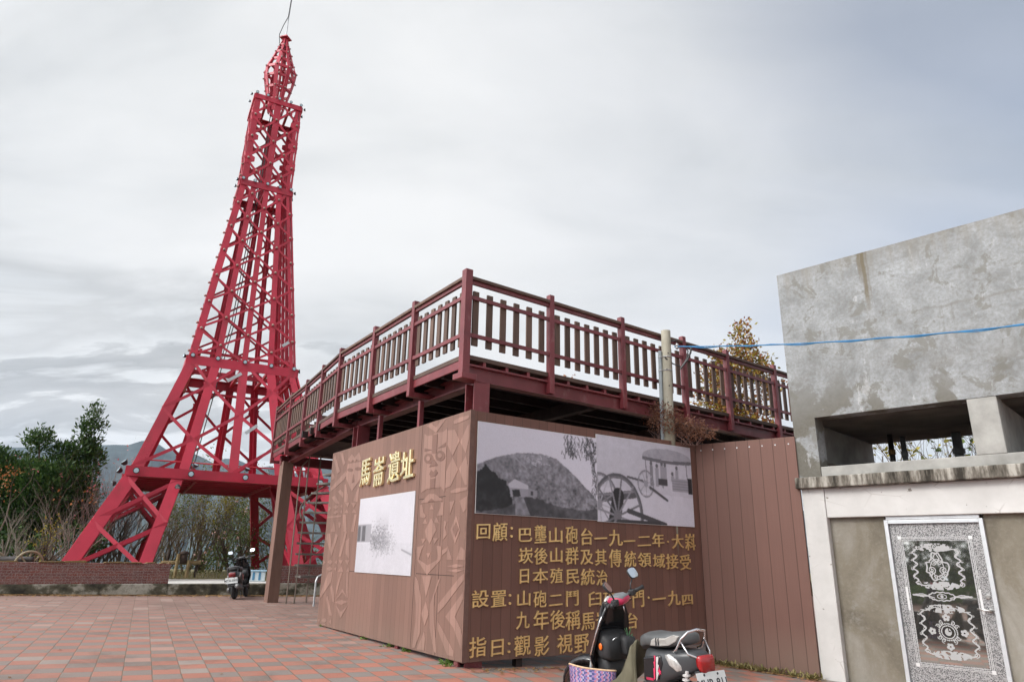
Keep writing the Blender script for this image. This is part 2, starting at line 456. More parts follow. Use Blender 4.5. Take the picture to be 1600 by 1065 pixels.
low_wall(-14, 3.68, 0.985, 'long low brick wall on a mossy concrete base in front of the red tower', 1)
low_wall(6.58, 22, 0.955, 'low brick wall seen between the thin steel stair rods behind the brown post', 2)
o = obj('kerb', G().box(3.68, 6.58, -0.02, 0.28, -0.35, 0.452), M_moss, None, frame(WO, WROT), bevel=0.015, kind='structure')

# fallen leaves and grass tufts
def scatter_quads(g, rr, n, fn, s0, s1, flat=0.3):
    for _ in range(n):
        p = Vector(fn()); s = rr.uniform(s0, s1); a = rr.uniform(0, 6.28)
        u = Vector((math.cos(a), math.sin(a), rr.uniform(-flat, flat))).normalized(); w = Vector((-math.sin(a), math.cos(a), rr.uniform(-flat, flat)))
        g.face([p - u * s, p + w * s * 0.5, p + u * s, p - w * s * 0.5])


M_litter = leafmat('dead_leaves', [(0.10, 0.05, 0.02), (0.22, 0.12, 0.05), (0.34, 0.22, 0.10), (0.30, 0.16, 0.06)], 2)
rr = random.Random(11); g = G()


def lit():
    s = rr.uniform(-6, 10); d = -abs(rr.gauss(0, 0.20)) - 0.05; p = WO + WD * s + WN * d; return (p.x, p.y, gz(p.x) + 0.012)


scatter_quads(g, rr, 5200, lit, 0.02, 0.07)


def lit2():
    x = rr.uniform(-13, 2); y = rr.uniform(5, 19); return (x, y, gz(x) + 0.01)


scatter_quads(g, rr, 130, lit2, 0.015, 0.04)


def lit3():
    f = rr.random(); d = abs(rr.gauss(0, .16)); a_, b_ = (Vector((-0.45, 9.0, 0)), Vector((3.1, 11.45, 0))) if rr.random() < .7 else (Vector((3.1, 11.45, 0)), Vector((4.4, 10.5, 0)))
    p = a_.lerp(b_, f) + Vector((.5, -.8, 0)) * (d - .1); return (p.x, p.y, gz(p.x) + 0.012)


scatter_quads(g, rr, 700, lit3, 0.012, 0.04)
obj('leaf_litter', g, M_litter, label='dead leaves drifted along the foot of the low brick wall', cat='leaves', kind='stuff')

M_tuft = leafmat('dry_grass', [(0.10, 0.10, 0.03), (0.22, 0.19, 0.07), (0.33, 0.27, 0.12)], 1.2)
g = G()
for _ in range(5200):
    s = rr.uniform(-9, 9); d = rr.uniform(0.3, 13) if rr.random() < 0.7 else rr.uniform(0.26, 1.0)
    if 2.6 < s < 6.9 and d < 3.9: continue
    p = WO + WD * s + WN * d; p.z = TZ; h = rr.uniform(0.06, 0.22); a = rr.uniform(0, 6.28); w = 0.012
    q = p + Vector((rr.uniform(-0.1, 0.1), rr.uniform(-0.1, 0.1), h)); e = Vector((math.cos(a) * w, math.sin(a) * w, 0))
    g.face([p - e, p + e, q + e * 0.2, q - e * 0.2])
tag(obj('dry_grass', g, M_tuft), 'short dry grass covering the terrace behind the low wall', 'grass', kind='stuff')

# ================================================================== RED LATTICE TOWER
M_red = simple('red_paint', (0.43, 0.018, 0.045), 0.5, var=0.2, scale=0.8, bump=0.12, bscale=18, orand=0.16, wear=(0.26, 0.022, 0.03), wamt=0.7)
M_redd = simple('red_paint_worn', (0.42, 0.03, 0.045), 0.6, var=0.2, scale=3)
M_black = simple('black_plastic', (0.018, 0.018, 0.02), 0.5, var=0.2)
M_lens = simple('lamp_glass', (0.42, 0.55, 0.62), 0.15, var=0.1, spec=0.8)
M_bulb = simple('dull_bulb', (0.33, 0.22, 0.19), 0.35, var=0.3)
M_galv = simple('galvanised_steel', (0.45, 0.46, 0.47), 0.45, 0.6, var=0.15)

TC, TY = Vector((-10.818, 26.151, 0)), 0.4942
TW = frame(TC, TY)
tower = thing('lattice_tower', 'tall red steel lattice tower with a bulbous spire behind the low brick wall', 'tower', TC, TY)
ZL = [0.42, 3.874, 8.005, 15.897, 20.16]; WL = [4.545, 3.043, 1.869, 1.001, 0.965]


def tw(z): return float(np.interp(z, ZL, WL))


def fp(f, t, z, inset=0.0):
    """point of face f (0 = front) at lateral fraction t (-1..1) and height z, in the tower's own frame"""
    w = tw(z); x, y = t * w, -w + inset
    for _ in range(f): x, y = -y, x
    return Vector((x, y, z))


def fnorm(f):
    x, y = 0, -1
    for _ in range(f): x, y = -y, x
    return Vector((x, y, 0))


bulb_me = make_mesh('bulb', G().lathe([(0.024, 0), (0.034, 0.0), (0.034, 0.04), (0.048, 0.05), (0.048, 0.08), (0.024, 0.105)], 10), M_bulb, True)
nb = [0]


def bulb(p, n):
    if nb[0] >= 65: return
    nb[0] += 1
    W = TW @ Matrix.Translation(p) @ Vector(n).to_track_quat('Z', 'Y').to_matrix().to_4x4()
    obj('bulb', bulb_me, None, tower, W)


def flood(p, n, s=1.0):
    q = Vector(n).normalized(); W = TW @ Matrix.Translation(p) @ q.to_track_quat('Z', 'Y').to_matrix().to_4x4() @ Matrix.Scale(s * 0.68, 4)
    h = obj('floodlight', G().lathe([(0.05, -0.12), (0.10, -0.08), (0.14, 0.02), (0.145, 0.06), (0.11, 0.06)], 14), M_black, tower, W, smooth=False)
    obj('lens', G().lathe([(0.108, 0.061), (0.105, 0.068), (0.05, 0.072)], 14), M_lens, h, W)


# ---- shaft: corner chords, middle chords, zigzag lattices, ring beams
stages = [(1, 3.874, 8.005, 2, 0.33, 0.105, [-1, -0.5, 0, 0.5, 1]), (2, 8.005, 15.897, 7, 0.225, 0.08, [-1, -0.5, 0, 0.5, 1]), (3, 15.897, 20.16, 4, 0.235, 0.09, [-1, 0, 1])]
for si, z0, z1, nk, cw, bw, ts in stages:
    for f in range(4):
        n = fnorm(f)
        # L-shaped corner chord (shared by two faces)
        g = G(); a, b = fp(f, -1, z0), fp(f, -1, z1); lat = (fp(f, 1, z0) - a).normalized()
        g.bar(a + lat * cw / 2 - n * 0.02, b + lat * cw / 2 - n * 0.02, cw, 0.05, n)
        pf = (f - 1) % 4; ln = fnorm(pf); latp = (fp(pf, -1, z0) - fp(pf, 1, z0)).normalized()
        g.bar(a + latp * (cw / 2 + 0.05) - ln * 0.02, b + latp * (cw / 2 + 0.05) - ln * 0.02, cw - 0.1, 0.05, ln)
        c = obj('corner_chord', g, M_red, tower, TW)
        if f in (0, 1) and cw > 0.25:
            rv = G()                                       # rivet rows near the splices
            for zc in (z0 + 0.55, z1 - 0.5):
                for k in range(7):
                    for o_ in (0.25, 0.75):
                        q = a.lerp(b, (zc - z0 + (k - 3) * 0.11) / (z1 - z0)) + lat * cw * o_ + n * 0.008
                        rv.ball(q, 0.018, 5, 3)
            obj('rivet_row', rv, M_red, c, TW)
        for t in ts[1:-1]:
            g = G(); w_ = cw * (0.9 if si < 3 else 1.1)
            g.bar(fp(f, t, z0, 0.02), fp(f, t, z1, 0.02), w_, 0.05, n); g.bar(fp(f, t, z0, 0.13), fp(f, t, z1, 0.13), 0.04, 0.1, n)
            obj('middle_chord', g, M_red, tower, TW)
        dz = (z1 - z0) / nk
        for ti in range(len(ts) - 1):
            g = G(); ta, tb = ts[ti], ts[ti + 1]
            if si < 3:
                flip = ti % 2
                for k in range(nk):
                    za, zb, zm = z0 + k * dz, z0 + (k + 1) * dz, z0 + (k + 0.5) * dz
                    if flip: segs = [(tb, za, ta, zm), (ta, zm, tb, zb)]
                    else: segs = [(ta, za, tb, zm), (tb, zm, ta, zb)]
                    for (t1_, q1, t2_, q2) in segs:
                        A, B = fp(f, t1_, q1, 0.0), fp(f, t2_, q2, 0.0); g.bar(A, B, bw, 0.03, n)
                    gt = tb if not flip else ta; s = 1 if gt == ta else -1    # gusset plate where two braces meet
                    pz = fp(f, gt, zm, -0.012); lt = (fp(f, 1, zm) - fp(f, -1, zm)).normalized() * s
                    g.prism([(cw * 0.3, -bw * 1.3), (cw * 0.5 + bw * 0.5, -bw * 0.9), (cw * 0.5 + bw * 0.3, 0), (cw * 0.5 + bw * 0.5, bw * 0.9), (cw * 0.3, bw * 1.3)], -0.01, 0.015, lambda u, v, d: pz + lt * u + Vector((0, 0, v)) - n * d)
            else:
                for k in range(nk):
                    za, zb = z0 + k * dz, z0 + (k + 1) * dz; zm = (za + zb) / 2; tm = (ta + tb) / 2
                    for (t1_, q1, t2_, q2) in [(ta, za, tb, zb), (tb, za, ta, zb)]: g.bar(fp(f, t1_, q1), fp(f, t2_, q2), bw, 0.04, n)
                    pz = fp(f, tm, zm, -0.012); lt = (fp(f, 1, zm) - fp(f, -1, zm)).normalized()
                    g.prism([(-0.13, -0.12), (0.13, -0.12), (0.13, 0.12), (-0.13, 0.12)], -0.01, 0.015, lambda u, v, d: pz + lt * u + Vector((0, 0, v)) - n * d)
                    for tt in (ta, tb):
                        if tt == 0: continue
                        s = 1 if tt < 0 else -1; pz2 = fp(f, tt, zb, -0.008)
                        g.prism([(0, -0.28), (cw + 0.13, -0.1), (cw + 0.13, 0.1), (0, 0.28)], -0.01, 0.01, lambda u, v, d: pz2 + lt * u * s + Vector((0, 0, v if zb < z1 - 0.1 else min(v, 0))) - n * d)
            obj('lattice', g, M_red, tower, TW)
        # bulbs on the faces that look at the square
        if f == 0:
            for i, t in enumerate(ts):
                for k in range(nk + 1):
                    z = z0 + (k + (0.5 if (si < 3 and i % 2) else 0)) * dz
                    if z0 + 0.2 < z < z1 - 0.2 and si > 1: bulb(fp(0, t, z, -0.012) + (Vector((cw * 0.5, 0, 0)) * (1 if t == -1 else -1 if t == 1 else 0)), (0, -1, 0))
                    if si == 3 and i < 2 and k < nk: bulb(fp(0, t + 0.5, z0 + (k + 0.5) * dz, -0.02), (0, -1, 0))
        if f == 3 and si > 1:
            for k in range(nk * 2):
                z = z0 + (k + 0.5) * dz / 2; bulb(fp(3, 0.86, z, -0.012), (-1, 0, 0))
for li, (zr, hh) in enumerate([(8.0, 0.34), (15.9, 0.26), (20.1, 0.22)]):
    for f in range(4):
        n = fnorm(f); g = G(); A, B = fp(f, -1, zr - hh * 0.4, -0.035), fp(f, 1, zr - hh * 0.4, -0.035)
        g.bar(A, B, 0.05, hh, (0, 0, 1)); g.bar(A - n * 0.09 + Vector((0, 0, hh * 0.46)), B - n * 0.09 + Vector((0, 0, hh * 0.46)), 0.2, 0.03)
        if li == 0:
            for dz_ in (-0.55, 0.30): g.bar(fp(f, -1, zr + dz_, 0.3), fp(f, 1, zr + dz_, 0.3), 0.1, 0.09)
        obj('ring_beam', g, M_red, tower, TW)
    g = G()
    for t in (-0.5, 0, 0.5):                               # floor joists inside the ring
        g.bar(fp(0, t, zr - 0.12, 0.1), fp(2, -t, zr - 0.12, 0.1), 0.1, 0.12)
    obj('floor_joist', g, M_red, tower, TW)
    s = [0.8, 0.72, 0.66][li]
    for t in (-0.95, -0.5, 0, 0.5, 0.95): flood(fp(0, t, zr + 0.02, -0.15), (0, -1, -0.12), s)
    for t in ((0.9, 0.3) if li else (0.92,)): flood(fp(3, t, zr + 0.02, -0.16), (-1, -0.3, 0.1), s); flood(fp(1, -t, zr + 0.02, -0.16), (1, -0.3, 0.1), s)

# ---- platform on the legs
g = G(); zt, zb = 3.874, 3.60
for f in range(4):
    g.bar(fp(f, -1.02, (zt + zb) / 2, -0.05), fp(f, 1.02, (zt + zb) / 2, -0.05), 0.10, zt - zb)
    A, B = fp(f, -1.0, zb, 0.05), fp(f, 1.0, zb, 0.05)
    g.bar(A + Vector((0, 0, -0.02)), B + Vector((0, 0, -0.02)), 0.3, 0.05)
w = tw(3.6)
g.box(-w + 0.1, w - 0.1, -w + 0.1, w - 0.1, zb + 0.14, zb + 0.2)
for k in range(8):
    y = -w + 0.45 + k * (2 * w - 0.9) / 7; g.bar((-w + 0.1, y, zb + 0.05), (w - 0.1, y, zb + 0.05), 0.09, 0.17)
for x in (-w * 0.35, w * 0.4): g.bar((x, -w + 0.1, zb - 0.02), (x, w - 0.1, zb - 0.02), 0.07, 0.16)
plat = obj('platform', g, M_red, tower, TW)
g = G()
for f in range(4): g.tube([fp(f, -0.96, 4.12, 0.02), fp(f, 0.96, 4.12, 0.02)], 0.022, 6)
obj('cable_rail', g, M_redd, plat, TW)
for t in (-0.93, -0.42, 0.12, 0.93): flood(fp(0, t, 3.72, -0.22), (0, -1, -0.1), 1.0)
for t in (-0.4, 0.14): flood(fp(0, t, 4.02, -0.16), (0.3, -0.4, 0.9), 0.9)
flood(fp(3, 0.98, 3.98, -0.25), (-0.7, -0.2, 0.8), 1.1); flood(fp(3, 0.7, 3.80, -0.3), (-0.9, -0.2, 0.5), 1.1); flood(fp(3, 0.2, 3.5, -0.3), (-0.9, 0, -0.3), 1.0)
flood(fp(0, -0.5, 3.28, -0.25), (0, -0.5, -1), 0.9)

# ---- four splayed legs, each a braced box of four chords
for i, (sx, sy) in enumerate([(-1, -1), (1, -1), (1, 1), (-1, 1)]):
    leg = obj('leg', G().box(*(sorted((sx * 4.75, sx * 2.15)) + sorted((sy * 4.75, sy * 2.15)) + [0.15, 0.43])), M_moss, tower, TW)   # footing

    def lp(u, v, z):
        w_ = tw(z); k = 2 * 0.262
        return Vector((sx * w_ * (1 - k * u), sy * w_ * (1 - k * v), z))
    z0, z1 = 0.42, 3.61
    ch = [] if i == 2 else [(1, 1, 0.26)]
    for (u, v, cw_) in [(0, 0, 0.38), (1, 0, 0.34), (0, 1, 0.34)] + ch:
        g = G(); a, b = lp(u, v, z0), lp(u, v, z1)
        s1 = -sx if u == 0 else sx; s2 = -sy if v == 0 else sy
        g.bar(a + Vector((s1 * cw_ / 2, 0, 0)), b + Vector((s1 * cw_ / 2, 0, 0)), cw_, 0.05, (0, -sy, 0.01))
        g.bar(a + Vector((0, s2 * (cw_ / 2 + 0.04), 0)), b + Vector((0, s2 * (cw_ / 2 + 0.04), 0)), cw_ - 0.08, 0.05, (-sx, 0, 0.01))
        obj('chord', g, M_red, leg, TW)
    for (c0, c1) in ([((0, 0), (1, 0)), ((0, 0), (0, 1))] + ([((1, 1), (1, 0)), ((1, 1), (0, 1))] if ch else [])):
        g = G(); nn = 2
        up_ = (0, 1, 0) if c0[1] == c1[1] else (1, 0, 0)
        for k in range(nn):
            za, zb_ = z0 + 0.25 + k * (z1 - z0 - 0.3) / nn, z0 + 0.25 + (k + 1) * (z1 - z0 - 0.3) / nn
            g.bar(lp(*c0, za), lp(*c1, zb_), 0.12, 0.05, up_); g.bar(lp(*c1, za) + Vector((0.0, 0.0, 0.0)), lp(*c0, zb_), 0.12, 0.058, up_)
        obj('brace', g, M_red, leg, TW)

# ---- spire
sp = obj('spire_core', G().tube([(0, 0, 20.0), (0, 0, 24.2)], 0.06, 8), M_red, tower, TW)
zs = [20.05, 20.6, 21.2, 21.75, 22.2, 22.7, 23.2, 23.65, 24.15]; rs = [0.29, 0.40, 0.53, 0.64, 0.68, 0.50, 0.35, 0.21, 0.08]
for j in range(8):
    a = math.pi / 8 + j * math.pi / 4; g = G()
    for k in range(len(zs) - 1):
        p, q = [Vector((r_ * math.cos(a), r_ * math.sin(a), z)) for r_, z in ((rs[k], zs[k]), (rs[k + 1], zs[k + 1]))]
        g.bar(p, q, [.15, .15, .17, .17, .15, .12, .09, .06][k], 0.05, (math.cos(a), math.sin(a), 0))
    obj('spire_rib', g, M_red, tower, TW)
for k in range(1, 8):
    g = G()
    for j in range(8):
        a0, a1 = math.pi / 8 + j * math.pi / 4, math.pi / 8 + (j + 1) * math.pi / 4
        g.bar((rs[k] * math.cos(a0), rs[k] * math.sin(a0), zs[k]), (rs[k] * math.cos(a1), rs[k] * math.sin(a1), zs[k]), 0.05, 0.13)
    ring = obj('spire_ring', g, M_red, tower, TW)
    for j in (3, 4, 5, 6, 7):
        a = math.pi / 8 + j * math.pi / 4 + (0.2 if k % 2 else 0); r_ = rs[k] + 0.0
        W = TW @ Matrix.Translation((r_ * math.cos(a), r_ * math.sin(a), zs[k])) @ Vector((math.cos(a), math.sin(a), 0)).to_track_quat('Z', 'Y').to_matrix().to_4x4() @ Matrix.Scale(0.8, 4)
        obj('bulb', bulb_me, None, ring, W)
obj('spire_cap', G().lathe([(0.28, 24.14), (0.28, 24.19), (0.05, 24.33)], 4), M_red, tower, TW)
mast = [(0, 0, 24.2), (0.0, 0, 25.2), (0.02, 0, 26.2), (0.06, 0, 27.4)]
obj('antenna', G().tube(mast, [0.035, 0.03, 0.022, 0.012], 6), M_galv, tower, TW)
obj('lightning_cable', G().tube([(-0.2, -0.1, 23.4), (-0.3, -0.1, 24.2), (-0.18, -0.05, 24.8), (-0.02, -0.02, 25.4), (0.0, -0.03, 26.4)], 0.018, 5), M_black, tower, TW)
g = G()
for x, y in ((-0.15, 0.2), (-0.05, 0.3)): g.tube([(x, y, 20.0), (x - 0.1, y, 16), (x - 0.35, y - 0.4, 10), (x - 1.1, y - 1.2, 3.9)], 0.02, 5)
obj('power_cable', g, M_black, tower, TW)
for (t, z, l) in ((-0.25, 7.2, 0.9), (0.72, 8.9, 0.5), (0.1, 5.3, 0.8)):       # bare repaired strips on a few braces
    g = G(); A, B = fp(0, t, z, -0.035), fp(0, t + l / 2 / tw(z), z + l * 0.42, -0.035); g.bar(A, B, 0.11, 0.012, (0, -1, 0)); obj('bare_patch', g, M_galv, tower, TW)

# ================================================================== RAISED DECK
M_steel = simple('maroon_steel_paint', (0.165, 0.030, 0.036), 0.45, var=0.25, scale=2.2, bump=0.1, bscale=30, orand=0.2, wear=(0.24, 0.13, 0.12), wamt=0.4)
M_wood = simple('brown_composite_wood', (0.118, 0.069, 0.049), 0.7, var=0.25, scale=5, bump=0.25, bscale=90, stretch=(1, 1, 0.15), orand=0.42)
M_deckboard = simple('deck_board', (0.075, 0.045, 0.034), 0.75, var=0.25, scale=3)
M_shadesteel = simple('shade_dark_steel', (0.022, 0.012, 0.011), 0.7, var=0.3)  # near-black steel colour with the under-deck shade built in

P0 = Vector((-0.656, 9.09, 0)); DR = Vector((6.136, 4.69, 0)).normalized(); DEL = Vector((-0.553, 0.833, 0))
Lposts = [P0, Vector((-1.574, 10.42, 0)), Vector((-2.46, 11.74, 0)), Vector((-3.40, 13.14, 0)), Vector((-4.09, 14.44, 0)), Vector((-4.82, 15.79, 0)), Vector((-5.60, 17.17, 0)), Vector((-6.55, 18.95, 0))]
Rposts = [P0] + [P0 + DR * d for d in (1.573, 3.16, 4.78, 6.09, 7.72, 9.3)]
Bk = [Rposts[-1], Rposts[-1] + DEL * 4.6, Vector((1.0, 16.4, 0)), Vector((-3.25, 21.2, 0)), Lposts[-1]]
deck = thing('viewing_deck', 'raised maroon steel viewing deck with brown picket railings above the photo wall', 'deck', P0)
DW = Matrix()
ctr = Vector((0.5, 14, 0))


def ins(p, d):
    q = ctr - p; q.z = 0; return p + q.normalized() * d


poly = [P0, Rposts[-1], Bk[1], Bk[2], Bk[3], Lposts[-1], Lposts[3]]
g = G(); g.prism([(p.x, p.y) for p in poly], 3.925, 3.987, lambda a, b, d: (a, b, d))
obj('deck_floor', g, M_deckboard, deck, DW, fixn=True)


def runs(posts, tag_, facing, outer=True, coarse=False):
    """railing along a list of post positions; facing = outward unit normal guess"""
    for i, p in enumerate(posts):
        if tag_ == 'R' and i == 0: continue
        d = (posts[min(i + 1, len(posts) - 1)] - posts[max(i - 1, 0)]).normalized(); n = Vector((d.y, -d.x, 0)); n = n if n.dot(facing) > 0 else -n
        W = Matrix.Translation(p) @ Matrix.Rotation(math.atan2(d.y, d.x), 4, 'Z'); sg = -1 if Vector((-d.y, d.x, 0)).dot(n) > 0 else 1
        big = 1.25 if i == 0 else 1.0
        w = 0.047 * big
        g = G().box(-w, w, -w, w, 3.66, 5.243)
        if tag_ == 'L' and i > 0: g.box(-0.05, 0.05, *sorted((sg * 0.0475, sg * 0.42)), 3.662, 3.735)
        if outer: obj('post', g, M_steel, deck, W, bevel=0.006)
        else: obj('post', G().box(-w, w, -w, w, 3.93, 5.243), M_steel, deck, W)
    pk_all = G()
    for a, b in zip(posts, posts[1:]):
        d = (b - a).normalized(); L = (b - a).length; n = Vector((d.y, -d.x, 0)); n = n if n.dot(facing) > 0 else -n
        W = Matrix.Translation(a) @ Matrix.Rotation(math.atan2(d.y, d.x), 4, 'Z'); s = 1 if Vector((-d.y, d.x, 0)).dot(n) > 0 else -1
        x0, x1 = 0.05, L - 0.05
        if outer:
            obj('handrail_cap', G().box(x0, x1, -0.055, 0.055, 5.101, 5.15), M_wood, deck, W, bevel=0.006)
        hg = G().box(x0, x1, -0.022, 0.022, 5.045, 5.10)
        for z in (4.808, 4.243): obj('rail', G().box(x0, x1, *sorted((s * 0.0, s * 0.03)), z, z + 0.056), M_steel, deck, W)
        if not outer: obj('handrail_cap', G().box(x0, x1, -0.05, 0.05, 5.101, 5.15), M_wood, deck, W)
        obj('handrail_bar', hg, M_steel, deck, W)
        npk = max(5, int(round((L - 0.16) / 0.218))); sp_ = (L - 0.09) / npk
        rr_ = random.Random(int(L * 1000) + len(posts))
        for k in range(npk):
            x = 0.045 + sp_ * (k + 0.5); t = rr_.uniform(-0.006, 0.006)
            gg = pk_all if not outer else G()
            if outer:
                gg.box(x - 0.05, x + 0.05, *sorted((-s * 0.002, -s * 0.03)), 4.131 + t, 4.947 + t)
                obj('picket', gg, M_wood, deck, W)
            else:
                q = a + d * x; gg.bar((q.x, q.y, 4.131), (q.x, q.y, 4.947), 0.1, 0.03, n)
    if not outer: obj('picket_row', pk_all, M_wood, deck, DW, kind='stuff')


nL, nR = Vector((-0.833, -0.553, 0)), Vector((0.607, -0.794, 0))
runs(Lposts, 'L', nL); runs(Rposts, 'R', nR)


def resample(a, b, n): return [a.lerp(b, i / n) for i in range(n + 1)]


runs(resample(Bk[1], Bk[2], 3), 'B', Vector((-0.5, 0.8, 0)), False); runs(resample(Bk[3], Lposts[-1], 2), 'B', Vector((-0.5, 0.8, 0)), False)
# right-hand edge: exposed joist ends, I-beam
a, b = P0, Rposts[-1]; W = Matrix.Translation(a) @ Matrix.Rotation(math.atan2(DR.y, DR.x), 4, 'Z'); L = (b - a).length
obj('edge_beam', G().box(0.0, L, 0.0, 0.16, 3.835, 3.862).box(0.0, L, 0.06, 0.075, 3.645, 3.8345).box(0.0, L, 0.0, 0.16, 3.632, 3.6445), M_steel, deck, W)
g = G(); x = 0.33
while x < L - 0.2:
    g.box(x, x + 0.05, 0.012, 0.3, 3.8625, 3.9245); x += 0.40
obj('joist_ends', g, M_steel, deck, W)
# left-hand edge: fascia board with a set-back I-beam
for (a, b, s) in ((Lposts[0], Lposts[3], 0), (Lposts[3], Lposts[-1], 1)):
    d = (b - a).normalized(); W = Matrix.Translation(a) @ Matrix.Rotation(math.atan2(d.y, d.x), 4, 'Z'); L = (b - a).length
    obj('fascia_board', G().box(0.06 - 0.1 * s, L, -0.035, -0.01, 3.80, 3.955), M_steel, deck, W, bevel=0.004)
    y = -0.40
    obj('edge_beam', G().box(0.2 - 0.3 * s, L + 0.12, y - 0.09, y + 0.09, 3.82, 3.84).box(0.2 - 0.3 * s, L + 0.12, y - 0.01, y + 0.01, 3.665, 3.8195).box(0.2 - 0.3 * s, L + 0.12, y - 0.09, y + 0.09, 3.64, 3.664), M_steel, deck, W)
obj('corner_bracket', G().box(-0.09, 0.16, -0.09, 0.14, 3.62, 3.70), M_steel, deck, Matrix.Translation(P0) @ Matrix.Rotation(math.atan2(DR.y, DR.x), 4, 'Z') , bevel=0.005)
obj('underside_shade_sheet', G().prism([(p.x, p.y) for p in [P0 + (ctr - P0).normalized() * 0.6] + [p + (ctr - p).normalized() * 0.5 for p in poly[1:]]], 3.918, 3.9245, lambda a, b, d: (a, b, d)), M_shadesteel, deck, DW, fixn=True)  # thin sheet under the floor, under-deck shade put in as colour
# joists and cross beams below the floor
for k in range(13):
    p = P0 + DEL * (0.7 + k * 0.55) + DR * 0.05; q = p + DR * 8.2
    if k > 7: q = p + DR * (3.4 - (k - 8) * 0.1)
    obj('joist', G().bar(p + Vector((0, 0, 3.85)), q + Vector((0, 0, 3.85)), 0.06, 0.14), M_shadesteel, deck, DW)
for d_ in (2.6, 5.4): obj('cross_beam', G().bar(P0 + DR * d_ + DEL * 0.2 + Vector((0, 0, 3.70)), P0 + DR * d_ + DEL * 5.4 + Vector((0, 0, 3.70)), 0.14, 0.2), M_shadesteel, deck, DW)
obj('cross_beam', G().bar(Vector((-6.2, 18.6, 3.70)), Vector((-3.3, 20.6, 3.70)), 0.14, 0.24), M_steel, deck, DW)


def hcol(p, rz, z0, z1, s=0.13):
    W = Matrix.Translation((p[0], p[1], 0)) @ Matrix.Rotation(rz, 4, 'Z')
    obj('column', G().box(-s, s, -s, -s + 0.02, z0, z1).box(-s, s, s - 0.02, s, z0, z1).box(-0.008, 0.008, -s + 0.02, s - 0.02, z0, z1).box(-s - 0.03, s + 0.03, -s - 0.03, s + 0.03, z0, z0 + 0.015), M_steel, deck, W)


AL = math.atan2(0.5666, 0.824)
hcol((-0.475, 9.40), AL - 0.02, -0.02, 3.632, 0.125); hcol((-2.85, 13.0), AL, 0, 3.64, 0.12); hcol((4.9, 13.9), AL, -0.3, 3.63); hcol((0.2, 15.6), AL, -0.1, 3.63); hcol((-3.6, 20.6), AL, 0, 3.6)
for (x, y) in ((-1.42, 10.62), (-2.28, 11.86)):
    obj('stub_post', G().box(-0.035, 0.035, -0.035, 0.035, 3.0, 3.64), M_steel, deck, frame((x, y, 0), AL))
obj('support_post', G().box(-0.14, 0.14, -0.14, 0.14, 0.08, 3.66), simple('brown_clad_post', (0.16, 0.088, 0.066), 0.65, var=0.2, scale=5, stretch=(1, 1, 0.2)), deck, frame((-6.02, 18.62, 0), math.atan2(0.5534, 0.8329) + 0.05), bevel=0.008)

# steel stair under the deck
M_rod = simple('dull_steel_rod', (0.21, 0.17, 0.14), 0.4, 0.6, var=0.2)
M_tread = simple('grey_steel_tread', (0.16, 0.145, 0.13), 0.6, 0.2, var=0.25)
SC = Vector((-4.55, 19.35, 0))
stair = thing('steel_stair', 'open steel stair with thin hanger rods between the brown post and the carved panel', 'stair', SC)
obj('centre_pole', G().tube([SC + Vector((0, 0, 0.05)), SC + Vector((0, 0, 3.9))], 0.06, 10), M_rod, stair, Matrix())
for k in range(11):
    a = R(222 - k * 9); z = 0.72 + k * 0.275; o_ = Vector((math.cos(a), math.sin(a), 0)); t_ = Vector((-o_.y, o_.x, 0)); c = SC + Vector((0, 0, z))
    g = G(); g.prism([(0.05, -0.06), (1.14, -0.16), (1.14, 0.16), (0.05, 0.06)], 0, 0.05, lambda u, v, d: c + o_ * u + t_ * v + Vector((0, 0, d)))
    obj('tread', g, M_tread, stair, Matrix())
for (x, y, zt) in ((-5.60, 18.52, 3.40), (-5.43, 18.64, 3.85), (-5.22, 18.98, 3.9)):
    pts = [(x, y, 0.1), (x, y, zt)] + ([(x + 0.04, y, zt + 0.16), (x + 0.16, y, zt + 0.3)] if zt < 3.5 else [])
    obj('hanger_rod', G().tube(pts, 0.02, 7), M_rod, stair, Matrix())
pts = []
for k in range(12):
    a = R(215 - k * 14); z = 2.55 + k * 0.03 - 0.0; pts.append(SC + Vector((math.cos(a) * 1.15, math.sin(a) * 1.15, 2.2 + k * 0.17)))
obj('stair_handrail', G().tube(pts, 0.022, 7), M_rod, stair, Matrix())
t = thing('steel_rail', 'short bent steel rail standing beside the left end of the carved panel', 'rail', (-4.72, 17.85, gz(-4.7)))
obj('bent_tube', G().tube([(0, 0, 0), (0, 0, 0.58), (0.03, 0.02, 0.68), (0.12, 0.08, 0.74), (0.9, 0.6, 0.80)], 0.025, 8), M_galv, t)

